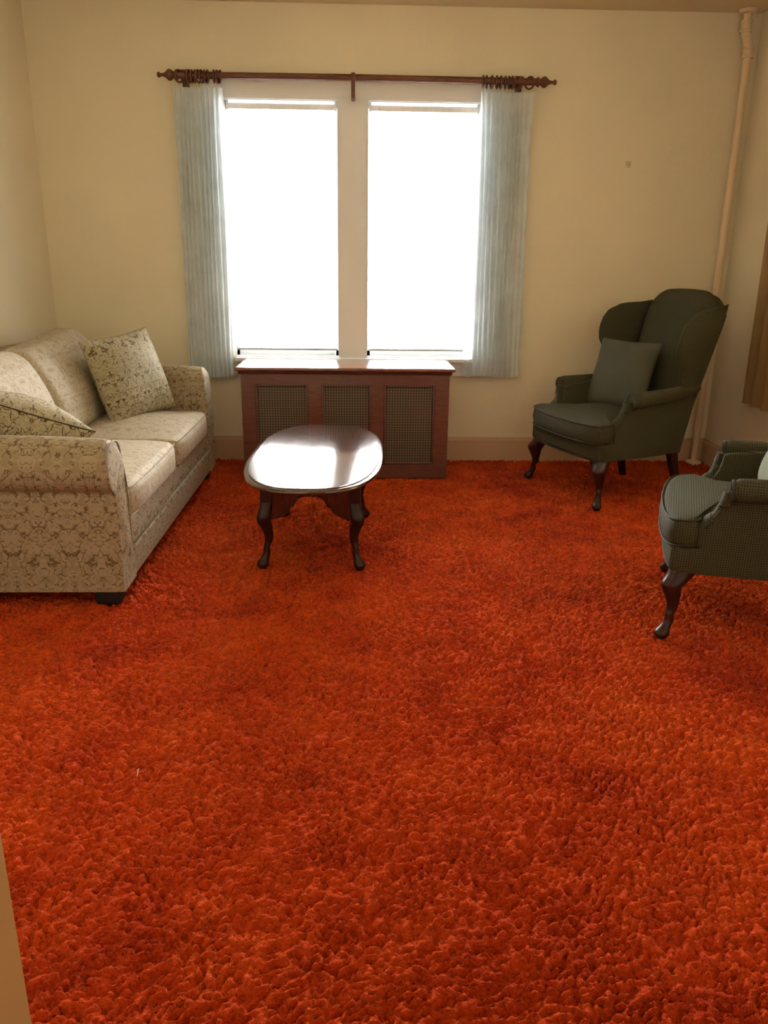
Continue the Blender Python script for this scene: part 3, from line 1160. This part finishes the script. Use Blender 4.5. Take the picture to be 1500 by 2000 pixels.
def cabriole(top, knee, shin, ankle, foot, h, n=16, square_top=0.0, knee_r=0.034, ank_r=0.014, foot_r=0.026, top_r=0.03, dirv=(1, -1)):
    """queen-anne leg: sections from the floor up. positions are (x,y) centres"""
    d = Vector((dirv[0], dirv[1], 0)).normalized()
    secs = [
        (0.000, foot, foot_r * 0.72, 1.0), (0.006, foot, foot_r * 0.80, 1.12), (0.016, foot, foot_r, 1.12), (0.028, (foot[0] * .9 + ankle[0] * .1, foot[1] * .9 + ankle[1] * .1), foot_r * 0.92, 1.12),
        (0.042, (foot[0] * .5 + ankle[0] * .5, foot[1] * .5 + ankle[1] * .5), foot_r * 0.70, 1.15), (0.062, ankle, ank_r * 1.15, 1.05), (0.088, ankle, ank_r * 1.02, 1.0),
        (h * 0.40, shin, ank_r * 1.30, 1.0), (h * 0.50, shin, ank_r * 1.52, 1.0), (h * 0.62, ((shin[0] + knee[0]) / 2, (shin[1] + knee[1]) / 2), (ank_r * 1.5 + knee_r) * 0.5, 1.06),
        (h * 0.70, knee, knee_r * 0.90, 1.1), (h * 0.78, knee, knee_r * 0.98, 1.1), (h * 0.89, (top[0] * 0.6 + knee[0] * 0.4, top[1] * 0.6 + knee[1] * 0.4), (knee_r + top_r) * 0.5, 1.03),
        (h, top, top_r, 1.0)]
    # resample smoothly
    pts = [Vector((s[1][0], s[1][1], s[0])) for s in secs]
    rs = [Vector((s[2], s[3], 0)) for s in secs]
    P = smooth_path(pts, 3)
    R_ = smooth_path(rs, 3)
    rings = []
    for k, (c, q) in enumerate(zip(P, R_)):
        r_, el = q.x, q.y
        sq = max(0.0, (c.z / h - 0.55) / 0.45)
        ring = []
        for j in range(n):
            a = 2 * pi * j / n
            ex = 2 / (2 + sq * 2.0)
            cx_, sy_ = cos(a), sin(a)
            ux = math.copysign(abs(cx_) ** ex, cx_) * r_
            uy = math.copysign(abs(sy_) ** ex, sy_) * r_
            p = Vector((ux, uy, 0))
            dd = p.dot(d)
            p = p + d * dd * (el - 1)
            ring.append((c.x + p.x, c.y + p.y, c.z))
        rings.append(ring)
    return loft(rings)


TX, TY, TH = -0.180, 3.425, 0.420
tz = empty('coffee_table', (TX, TY, 0), radians(-2.3))
tag(tz, 'dark polished oval wooden coffee table with cabriole legs on the carpet', 'coffee table')
hx, hy = 0.292, 0.635
rings = []
for (ins, z) in ((0.030, TH - 0.024), (0.012, TH - 0.024), (0.002, TH - 0.020), (0.0, TH - 0.015), (0.002, TH - 0.010), (0.010, TH - 0.006), (0.016, TH - 0.0055), (0.019, TH - 0.001), (0.024, TH)):
    rings.append([(x, y, z) for x, y in racetrack(0, 0, hx - ins, hy - ins, 2.75)])
g = G().add(loft(rings))
g.build('tabletop', M['tabletop'], tz, angle=24)
lx, ly = 0.188, 0.345
ah0, ah1 = 0.205, TH - 0.024


def apron_poly(w):
    """scalloped lower edge; half width w"""
    half = [(w, ah1), (w, ah0 + 0.006), (w - 0.02, ah0), (w - 0.08, ah0 + 0.010), (w - 0.13, ah0 + 0.034), (w - 0.138, ah0 + 0.056), (w - 0.158, ah0 + 0.060),
            (w - 0.170, ah0 + 0.085), (w - 0.20, ah0 + 0.102), (w - 0.26, ah0 + 0.108)]
    if w < 0.2:
        half = [(w, ah1), (w, ah0 + 0.006), (w - 0.012, ah0 + 0.003), (w - 0.035, ah0 + 0.010), (w - 0.060, ah0 + 0.024), (w - 0.080, ah0 + 0.038), (w - 0.084, ah0 + 0.056), (w - 0.100, ah0 + 0.060),
                (w - 0.107, ah0 + 0.078), (w - 0.122, ah0 + 0.096), (w - 0.142, ah0 + 0.104)]
    return half + [(-x, z) for x, z in reversed(half)]


for s in (-1, 1):
    G().add(extrude_poly(apron_poly(lx - 0.02), 'y', s * (ly - 0.006) - 0.010, s * (ly - 0.006) + 0.010)).build('apron', M['table'], tz, smooth=False)
    G().add(extrude_poly(apron_poly(ly - 0.02), 'x', s * (lx - 0.006) - 0.010, s * (lx - 0.006) + 0.010)).build('apron', M['table'], tz, smooth=False)
for sx in (-1, 1):
    for sy in (-1, 1):
        k = (sx * (lx + 0.004), sy * (ly + 0.004))
        vf = cabriole(top=(sx * (lx - 0.006), sy * (ly - 0.006)), knee=k, shin=(sx * (lx - 0.010), sy * (ly - 0.008)), ankle=(sx * (lx - 0.002), sy * (ly + 0.000)),
                      foot=(sx * (lx + 0.014), sy * (ly + 0.012)), h=0.285, knee_r=0.029, ank_r=0.0130, foot_r=0.024, top_r=0.0245, dirv=(sx, sy))
        g = G().add(vf)
        g.add(box(*sorted((sx * (lx - 0.030), sx * (lx + 0.016))), *sorted((sy * (ly - 0.030), sy * (ly + 0.016))), 0.270, ah1))
        g.build('leg', M['leg'], tz)


# ------------------------------------------------------------------ pillows
def pillow_patch(w, h):
    def S(u, v_):
        a, b = 2 * u - 1, 2 * v_ - 1
        x = a * w / 2 * (1 - 0.055 * (1 - b * b) * abs(a) ** 2)
        z = b * h / 2 * (1 - 0.055 * (1 - a * a) * abs(b) ** 2)
        return (x, 0, z)
    return S


def pillow(name, label, cat, loc_, rot, w, h, T, mat, pipe_mat=None, wob=0.0, group=None):
    t = empty(name, loc_)
    t.rotation_euler = (Matrix.Rotation(rot[2], 3, 'Z') @ Matrix.Rotation(rot[0], 3, 'X') @ Matrix.Rotation(rot[1], 3, 'Y')).to_euler()
    tag(t, label, cat, group)
    S = pillow_patch(w, h)

    def edge(u, v_):
        a, b = abs(2 * u - 1), abs(2 * v_ - 1)
        return (1 - a ** 2.6) ** 0.55 * (1 - b ** 2.6) ** 0.55 * (1 + wob * sin(5 * u + 2) * sin(6 * v_))
    v, f = pad(S, T, 26, 26, edge=edge)
    mesh_obj('casing', v, f, mat, t)
    if pipe_mat:
        pts = []
        n = 18
        for k in range(n): pts.append(S(k / n, 0))
        for k in range(n): pts.append(S(1, k / n))
        for k in range(n): pts.append(S(1 - k / n, 1))
        for k in range(n): pts.append(S(0, 1 - k / n))
        G().add(tube(pts, 0.0028, 8, closed=True)).build('piping', pipe_mat, t)
    return t


# ------------------------------------------------------------------ sofa
SX0, SX1 = -1.835, -0.855       # back .. front
SY0, SY1 = 2.685, 4.620         # near end .. far end
AW = 0.165
t = empty('sofa', ((SX0 + SX1) / 2, (SY0 + SY1) / 2, 0))
tag(t, 'cream damask two-seat sofa with rolled arms against the left wall', 'sofa')
O = Vector(t.location)
yi0, yi1 = SY0 + AW, SY1 - AW
# base
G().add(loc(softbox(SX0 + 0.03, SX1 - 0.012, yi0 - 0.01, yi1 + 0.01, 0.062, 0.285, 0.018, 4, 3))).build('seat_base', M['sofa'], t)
G().add(loc(softbox(SX1 - 0.035, SX1 - 0.002, yi0 - 0.004, yi1 + 0.004, 0.058, 0.178, 0.012, 4, 3))).build('lower_rail', M['sofa'], t)
G().add(loc(tube([(SX1 - 0.007, yi0, 0.181), (SX1 - 0.007, yi1, 0.181)], 0.004, 8))).build('rail_welt', M['sofa_pipe'], t)


def arm(side):
    """rolled arm, cross-section in (y,z) swept along x"""
    yo = SY0 if side < 0 else SY1          # outer face
    d = 1 if side < 0 else -1              # towards the seat
    # outline: d-offset from outer face, z
    out = [(0.0, 0.058), (0.0, 0.16), (0.0, 0.28), (0.0, 0.37), (0.001, 0.415), (0.0035, 0.436), (-0.006, 0.447), (-0.022, 0.462), (-0.036, 0.490), (-0.041, 0.525), (-0.034, 0.563), (-0.012, 0.600),
           (0.025, 0.622), (0.070, 0.632), (0.112, 0.625), (0.142, 0.603), (0.158, 0.570), (0.165, 0.53), (0.165, 0.46), (0.165, 0.36), (0.165, 0.24), (0.165, 0.12), (0.165, 0.058)]
    hz = 0.030 if side > 0 else -0.006
    out = [tuple(p)[:2] for p in smooth_path([(a, b + hz * max(0, min(1, (b - 0.40) / 0.2)), 0) for a, b in out], 3)]
    cen = Vector((0.075, 0.36))
    rings = []
    xs = [SX0 + 0.02] + list(np.linspace(SX0 + 0.06, SX1 - 0.035, 16))
    prof = [(x, 0.0) for x in xs] + [(SX1 - 0.035 + 0.035 * sin(a), 0.035 * (1 - cos(a))) for a in (pi / 10, pi / 5, 0.3 * pi, 0.4 * pi, 0.5 * pi)]
    for x, ins in prof:
        ring = []
        for a, z in out:
            fz = min(1, max(0, (z - 0.40) / 0.2))
            # inset grows near the top so the roll rounds off toward the front
            i_ = ins * (0.25 + 1.0 * fz)
            q = Vector((a, z))
            dr = (q - cen)
            if z > 0.07:
                q = q - dr.normalized() * i_
            else:
                q = Vector((cen.x + (a - cen.x) * (1 - ins * 2.0), z))
            slope = -0.016 * max(0, (x - (SX1 - 0.5)) / 0.5) ** 2 * fz
            xx = x - (0.012 * fz if ins > 0 else 0)
            ring.append((xx, yo + d * q.x, q.y + slope))
        if d < 0:
            ring.reverse()
        rings.append(ring)
    return loft(rings)


for s in (-1, 1):
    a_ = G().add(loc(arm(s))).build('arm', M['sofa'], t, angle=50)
    d = 1 if s < 0 else -1
    yo = SY0 if s < 0 else SY1
    # welt round the front panel
    w = [(0.012, 0.062), (0.010, 0.30), (0.014, 0.42), (-0.008, 0.470), (-0.024, 0.52), (-0.008, 0.575), (0.04, 0.602), (0.085, 0.606), (0.125, 0.590), (0.148, 0.545), (0.155, 0.46), (0.155, 0.3), (0.155, 0.062)]
    pts = [(SX1 - 0.0045 - (0.012 if z > 0.5 else 0.012 * max(0, (z - 0.4) / 0.1)), yo + d * q, z) for q, z in w]
    G().add(loc(tube(smooth_path(pts, 4), 0.0035, 6))).build('arm_welt', M['sofa_pipe'], a_)
# back frame
G().add(loc(softbox(SX0, SX0 + 0.22, SY0 + 0.03, SY1 - 0.03, 0.062, 0.795, 0.06, 8, 4,
                    deform=lambda p, q: (p[0] - 0.0 + (0.02 if q[2] < 0 else 0), p[1], p[2] + (0.012 * (1 - q[1] ** 2) if q[2] > 0 else 0))))).build('back_frame', M['sofa'], t)
# seat cushions
ym = (yi0 + yi1) / 2 + 0.0
for k, (a, b) in enumerate(((yi0 + 0.004, ym - 0.004), (ym + 0.004, yi1 - 0.004))):
    def df(p, q, k=k):
        x, y, z = p
        u, v_ = q[0], q[1]
        crown = (1 - abs(u) ** 2.2) * (1 - abs(v_) ** 2.2)
        if q[2] > 0:
            z += 0.030 * crown
            z += 0.008 * sin(3.1 * v_ + k) * (1 - u * u)
        # nose of the cushion bellies out
        if u > 0.7:
            x += 0.012 * (1 - abs(q[2]) ** 2) * (1 - v_ ** 4)
            z -= 0.006 * (u - 0.7) / 0.3
            x -= 0.035 * (max(0, (abs(v_) - 0.80) / 0.2) ** 2) * (u - 0.7) / 0.3
        return (x, y, z)
    x0_, x1_ = SX1 - 0.66, SX1 + 0.005
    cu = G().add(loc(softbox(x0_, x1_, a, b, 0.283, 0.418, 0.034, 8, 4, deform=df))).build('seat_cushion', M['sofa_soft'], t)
    for zz in (0.406, 0.296):
        e = 0.008
        pts = [(x1_ - 0.20, a + e, zz + 0.002), (x1_ - 0.08, a + e, zz), (x1_ - 0.03, a + 0.018, zz), (x1_ - 0.008, a + 0.055, zz - 0.002), (x1_ - 0.003, (a + b) / 2, zz - 0.002),
               (x1_ - 0.008, b - 0.055, zz - 0.002), (x1_ - 0.03, b - 0.018, zz), (x1_ - 0.08, b - e, zz), (x1_ - 0.2, b - e, zz + 0.002)]
        G().add(loc(tube(smooth_path(pts, 5), 0.0030, 6))).build('cushion_welt', M['sofa_soft'], cu)
# back cushions
for k, (a, b) in enumerate(((yi0 - 0.01, ym), (ym, yi1 + 0.0))):
    H_ = 0.40

    def df2(p, q, k=k, a=a, b=b):
        x, y, z = p
        u, v_, w_ = q
        puff = (1 - abs(v_) ** 2.4) * (1 - abs(w_) ** 2.2)
        if u > 0:
            x += 0.042 * puff
        else:
            x -= 0.02 * puff
        # round the shoulders
        tt = (w_ + 1) / 2
        x -= 0.05 * max(0, w_) ** 2 * 0.6
        y -= 0.02 * v_ * max(0, w_) ** 3
        # lean back
        x -= 0.150 * tt
        if w_ > 0.2:
            z += 0.02 * (1 - v_ ** 2) * w_
            if k == 1:
                z += 0.050 * w_ * max(0, v_ + 0.1) - 0.01
        return (x, y, z)
    x1_ = -1.330
    bc = G().add(loc(softbox(x1_ - 0.17, x1_, a + 0.004, b - 0.004, 0.425, 0.825, 0.05, 9, 5, deform=df2))).build('back_cushion', M['sofa_soft'], t)
for (x, y) in ((SX1 - 0.075, SY0 + 0.07), (SX1 - 0.075, SY1 - 0.07), (SX0 + 0.08, SY0 + 0.07), (SX0 + 0.08, SY1 - 0.07)):
    G().add(loc(softbox(x - 0.045, x + 0.045, y - 0.04, y + 0.04, -0.006, 0.066, 0.005, 1, 2))).build('foot', M['sofa_foot'], t)

# throw pillows
# far: bottom edge from (-1.275,3.94) to (-1.045,4.436), leans back towards the corner
pillow('throw_pillow', 'square scroll-patterned pillow propped in the window-end corner of the sofa', 'pillow',
       (-1.200, 4.19, 0.642), (radians(-18), radians(-5), radians(63)), 0.50, 0.45, 0.17, M['sofa_pillow'], M['sofa_pipe'], 0.12)
pillow('throw_pillow', 'scroll-patterned pillow slumped behind the near rolled arm of the sofa', 'pillow',
       (-1.33, 3.02, 0.560), (radians(48), radians(36), radians(4)), 0.46, 0.44, 0.27, M['sofa_pillow'], M['seam'], 0.10)


# ------------------------------------------------------------------ wing chairs
def wing_chair(label, loc_, rz):
    t = empty('wing_chair', loc_, rz)
    tag(t, label, 'armchair', 'pair of green wing chairs')
    mc, mp_ = M['check'], M['check_pipe']
    zb = 0.248

    # seat rail -----------------------------------------------------------
    def taper(y):
        return 1.0 - 0.20 * max(0, min(1, y / 0.56))

    def df(p, q):
        x, y, z = p
        x *= taper(y)
        if q[1] < -0.5:
            y -= 0.030 * (1 - (x / 0.34) ** 2) * (-q[1] - 0.5) / 0.5
        return (x, y, z)
    G().add(softbox(-0.335, 0.335, -0.015, 0.56, zb, 0.348, 0.02, 8, 3, deform=df)).build('seat_rail', mc, t)

    def rail_line(z, o=0.0):
        pts = [(-0.262 - o, 0.55, z), (-0.30 - o, 0.3, z), (-0.325 - o, 0.06, z), (-0.318 - o, 0.005, z), (-0.28, -0.019 - o, z), (-0.15, -0.036 - o, z), (0, -0.044 - o, z)]
        return pts + [(-x, y, zz) for x, y, zz in reversed(pts[:-1])]
    G().add(tube(smooth_path(rail_line(zb + 0.004, -0.001), 5), 0.0034, 7)).build('rail_welt', M['check_pipe'], t)

    # seat cushion (T shape) ------------------------------------------------
    def outline(n=10):
        half = [(0.0, -0.066), (0.14, -0.060), (0.255, -0.045), (0.318, -0.020), (0.334, 0.015), (0.334, 0.045), (0.322, 0.062), (0.290, 0.070), (0.268, 0.095), (0.262, 0.25), (0.245, 0.50)]
        half = [tuple(p)[:2] for p in smooth_path([(a, b, 0) for a, b in half], 4)]
        return half + [(-x, y) for x, y in reversed(half[1:])]
    ol = outline()
    n_ = len(ol)
    nr = []
    for i in range(n_):
        e = Vector((ol[(i + 1) % n_][0] - ol[i - 1][0], ol[(i + 1) % n_][1] - ol[i - 1][1])).normalized()
        nr.append((e.y, -e.x))
    cen = (0.0, 0.2)
    rings = []
    zt, zl = 0.448, 0.348
    lev = [(0.014, zl), (0.004, zl + 0.006), (0.0, zl + 0.02), (-0.006, (zl + zt) / 2), (0.0, zt - 0.02), (0.003, zt - 0.006), (0.012, zt + 0.002)]
    for ins, z in lev:
        rings.append([(x - a * ins, y - b * ins, z - 0.014 * max(0, 0.05 - y) / 0.12) for (x, y), (a, b) in zip(ol, nr)])
    for s_ in (0.93, 0.84, 0.72, 0.58, 0.42, 0.26, 0.1):
        zz = zt + 0.002 + 0.030 * (1 - s_ ** 2.2)
        rings.append([(cen[0] + (x - a * 0.012 - cen[0]) * s_, cen[1] + (y - b * 0.012 - cen[1]) * s_, zz - 0.014 * max(0, 0.05 - y) / 0.12 * s_) for (x, y), (a, b) in zip(ol, nr)])
    cu = G().add(loft(rings)).build('seat_cushion', mc, t, angle=70)
    for z in (zt - 0.001, zl + 0.006):
        pts = [(x, y, z - 0.014 * max(0, 0.05 - y) / 0.12) for x, y in ol]
        k0 = [i for i, p in enumerate(ol) if p[1] < 0.2]
        seq = [pts[i] for i in k0 if ol[i][0] <= 0 and i > n_ // 2] + [pts[i] for i in k0 if i <= n_ // 2]
        seq = [p for p in seq]
        G().add(tube(seq, 0.0034, 7)).build('cushion_welt', mp_, cu)

    # arms -------------------------------------------------------------------
    for s in (-1, 1):
        # flank panel: side outline in (y,z)
        side = [(0.010, zb), (0.56, zb), (0.60, 0.45), (0.625, 0.62), (0.18, 0.565), (0.152, 0.555), (0.146, 0.52), (0.138, 0.490), (0.122, 0.462), (0.104, 0.447), (0.088, 0.432), (0.080, 0.41), (0.079, 0.352), (0.060, 0.343), (0.012, 0.343)]
        ly_ = []
        v, f = extrude_poly(side, 'x', 0.262, 0.338, 0.010, 3)
        def bend(p):
            x, y, z = p
            # outer face follows the tapered rail; upper part flares outward a little
            fx = x * taper(y)
            hi = max(0.0, (z - 0.40) / 0.2)
            inner = (0.338 - x) / 0.076
            fx += hi * 0.012 - (0.0 if z > 0.37 else 0.0)
            fx -= 0.0
            return (s * fx, y, z)
        v = [bend(p) for p in v]
        ar = G().add((v, f)).build('arm', mc, t, angle=55)
        # rolled top
        pts = [(s * 0.333, 0.152, 0.562), (s * 0.331, 0.20, 0.567), (s * 0.322, 0.30, 0.572), (s * 0.309, 0.42, 0.580), (s * 0.294, 0.52, 0.592), (s * 0.283, 0.60, 0.615)]
        P = smooth_path(pts, 5)
        rr = [0.030 + 0.012 * min(1, k / 3) if k < 3 else 0.042 - 0.010 * (k - 3) / (len(P) - 4) for k in range(len(P))]
        rr[0] = 0.036
        g_ = G().add(tube(P, rr, 16))
        # scrolled front face: slightly domed disc flowing into the narrow front panel
        g_.build('arm_roll', mc, ar)
        ringp = [(s * 0.333 + 0.036 * cos(a), 0.150, 0.562 + 0.036 * sin(a)) for a in [2 * pi * k / 24 for k in range(24)]]
        G().add(tube(ringp, 0.0042, 6, closed=True)).build('arm_welt', mp_, ar)
        # front facing of the arm: ribbon sweeping down and forward onto the rail
        rib = [(0.150, 0.555, 0.034), (0.143, 0.525, 0.030), (0.134, 0.490, 0.028), (0.116, 0.460, 0.031), (0.096, 0.442, 0.036), (0.080, 0.425, 0.038), (0.076, 0.395, 0.037), (0.076, 0.352, 0.035)]
        rp = smooth_path([(a, b, c) for a, b, c in rib], 4)
        rings_ = []
        for q in rp:
            cxx = 0.304 + (0.026 if q.y > 0.5 else 0.012 * max(0, (q.y - 0.42) / 0.08))
            ring = []
            for k in range(12):
                a = 2 * pi * k / 12
                # flattened ellipse in x / outward
                dx = q.z * cos(a)
                dn = 0.024 * sin(a)
                up_ = max(0, min(1, 1 - abs(q.y - 0.445) / 0.03))
                ring.append((s * (cxx + dx) * taper(q.x), q.x - dn * (1 - up_ * 0.8), q.y + dn * up_))
            rings_.append(ring)
        G().add(loft(rings_)).build('arm_facing', mc, ar)
        G().add(tube([(s * (0.304 + 0.034) * taper(q.x) + (s * 0.016 if q.y > 0.5 else 0), q.x - 0.006, q.y + 0.003) for q in rp], 0.0035, 6)).build('facing_welt', mp_, ar)

    # back ---------------------------------------------------------------------
    def yb(z):
        """front surface of the back at height z (raked)"""
        return 0.475 + 0.185 * (z - 0.40) / 0.70

    def topz(u):
        a = abs(2 * u - 1)
        return 1.108 - 0.020 * a ** 2 - 0.085 * max(0, (a - 0.45) / 0.55) ** 2.4

    def S(u, v_):
        a = 2 * u - 1
        z = 0.36 + (topz(u) - 0.36) * v_
        hw = 0.235 + 0.030 * v_
        x = a * hw
        y = yb(z) + 0.055 + 0.015 * a * a
        return (x, y, z)
    G().add(pad(S, 0.115, 30, 34, p=9)).build('backrest', mc, t)

    # outer back panel
    def S2(u, v_):
        a = 2 * u - 1
        z = zb + (topz(u) - 0.02 - zb) * v_
        hw = 0.262 + 0.035 * v_
        return (a * hw, yb(z) + (0.098 if z > 0.4 else 0.098 - 0.03 * (0.4 - z) / 0.15), z)
    G().add(pad(S2, 0.035, 20, 24, p=14)).build('outer_back', mc, t)

    # wings ----------------------------------------------------------------------
    for s in (-1, 1):
        def depth(v_):
            # how far the wing reaches forward, v: 0 bottom .. 1 top
            pts = [(0.0, 0.085), (0.12, 0.095), (0.25, 0.125), (0.4, 0.185), (0.55, 0.225), (0.7, 0.238), (0.82, 0.235), (0.92, 0.215), (0.975, 0.185), (1.0, 0.13)]
            for (a, b), (c_, d_) in zip(pts, pts[1:]):
                if v_ <= c_:
                    k = (v_ - a) / (c_ - a)
                    k = k * k * (3 - 2 * k) * 0.4 + k * 0.6
                    return b + (d_ - b) * k
            return pts[-1][1]

        def W(u, v_):
            z = 0.575 + (1.035 - 0.575) * v_
            dp = depth(v_)
            yback = yb(z) + 0.085
            y = yback - u * (dp + 0.045)
            # top slopes a little down toward the front
            z2 = z - 0.030 * u * v_ ** 3
            hw = 0.262 + 0.035 * (z - 0.25) / 0.85
            x = hw + 0.055 * u * min(1, v_ * 1.6) + 0.004
            return (s * x, y, z2)

        def edge(u, v_):
            a = 1 - abs(2 * u - 1) ** 5
            b = 1 - max(0, 2 * v_ - 1) ** 7
            return sqrt(max(a, 0)) * sqrt(max(b, 0)) * (0.85 + 0.25 * u)
        wg = G().add(pad(W, 0.062, 22, 26, edge=edge)).build('wing', mc, t)
        pts = [Vector(W(1.0, k / 24)) for k in range(25)] + [Vector(W(1 - k / 8, 1.0)) for k in range(1, 9)]
        G().add(tube(pts, 0.0034, 7)).build('wing_welt', mp_, wg)

    # legs -----------------------------------------------------------------------
    for s in (-1, 1):
        vf = cabriole(top=(s * 0.290, 0.030), knee=(s * 0.315, 0.002), shin=(s * 0.315, 0.012), ankle=(s * 0.325, 0.006), foot=(s * 0.345, -0.012),
                      h=zb + 0.012, knee_r=0.036, ank_r=0.0145, foot_r=0.026, top_r=0.040, dirv=(s, -0.9))
        lg = G().add(vf)
        # carved ears beside the knee
        for dx, dy in ((-0.045, 0.0), (0.0, 0.045)):
            c0 = Vector((s * 0.297 + s * dx * 1.0, 0.012 + dy, 0))
            rings_ = []
            for k, (z, r_) in enumerate(((0.150, 0.004), (0.175, 0.010), (0.205, 0.018), (0.235, 0.026), (0.258, 0.029))):
                cc = Vector((s * 0.300, 0.010, 0)).lerp(c0, (z - 0.15) / 0.108)
                rings_.append([(cc.x + r_ * cos(2 * pi * j / 12), cc.y + r_ * sin(2 * pi * j / 12), z) for j in range(12)])
            lg.add(loft(rings_))
        lg.build('leg', M['leg'], t)
        rings_ = []
        for (z, y, r_) in ((-0.004, 0.60, 0.015), (0.08, 0.578, 0.017), (0.17, 0.548, 0.020), (zb + 0.03, 0.520, 0.024)):
            rings_.append([(s * (0.245 - 0.02 * z) + a * r_, y + b * r_, z) for a, b in ((-1, -1), (1, -1), (1, 1), (-1, 1))])
        G().add(loft(rings_)).build('leg', M['leg'], t, smooth=False)
    return t


C1 = wing_chair('green check wing chair in the right corner with a sage pillow', (1.150, 4.220, 0.0), radians(-71))
C2 = wing_chair('green check wing chair nearer the camera cut by the right picture edge', (1.182, 2.722, 0.0), radians(-112.0))
C2.scale = (0.958, 0.958, 0.958)


def in_chair(ch, p):
    m_ = Matrix.Rotation(ch.rotation_euler[2], 4, 'Z')
    return Vector(ch.location) + (m_ @ (Vector(p) * ch.scale[0]))


p = in_chair(C1, (-0.085, 0.395, 0.640))
pillow('throw_pillow', 'plain sage green pillow on the seat of the corner wing chair', 'pillow', p,
       (radians(-17), radians(0), radians(-71 + 14)), 0.41, 0.39, 0.12, M['pillow_sage'], M['check_pipe'], 0.1)
p = in_chair(C2, (-0.03, 0.385, 0.640))
pillow('throw_pillow', 'pale green pillow on the wing chair cut by the picture edge', 'pillow', p,
       (radians(-26), radians(0), radians(-112 + 4)), 0.38, 0.38, 0.15, M['pillow_pale'], M['pillow_pale'], 0.1)

# ------------------------------------------------------------------ lint on the carpet
pts = [(-0.544, 1.666, 0.004), (-0.5435, 1.674, 0.011), (-0.5455, 1.682, 0.012), (-0.5465, 1.694, 0.006)]
o = G().add(tube(smooth_path(pts, 4), 0.0010, 6)).build('lint_thread', M['lint'])
tag(o, 'tiny pale thread lying on the orange carpet in the left foreground', 'thread')
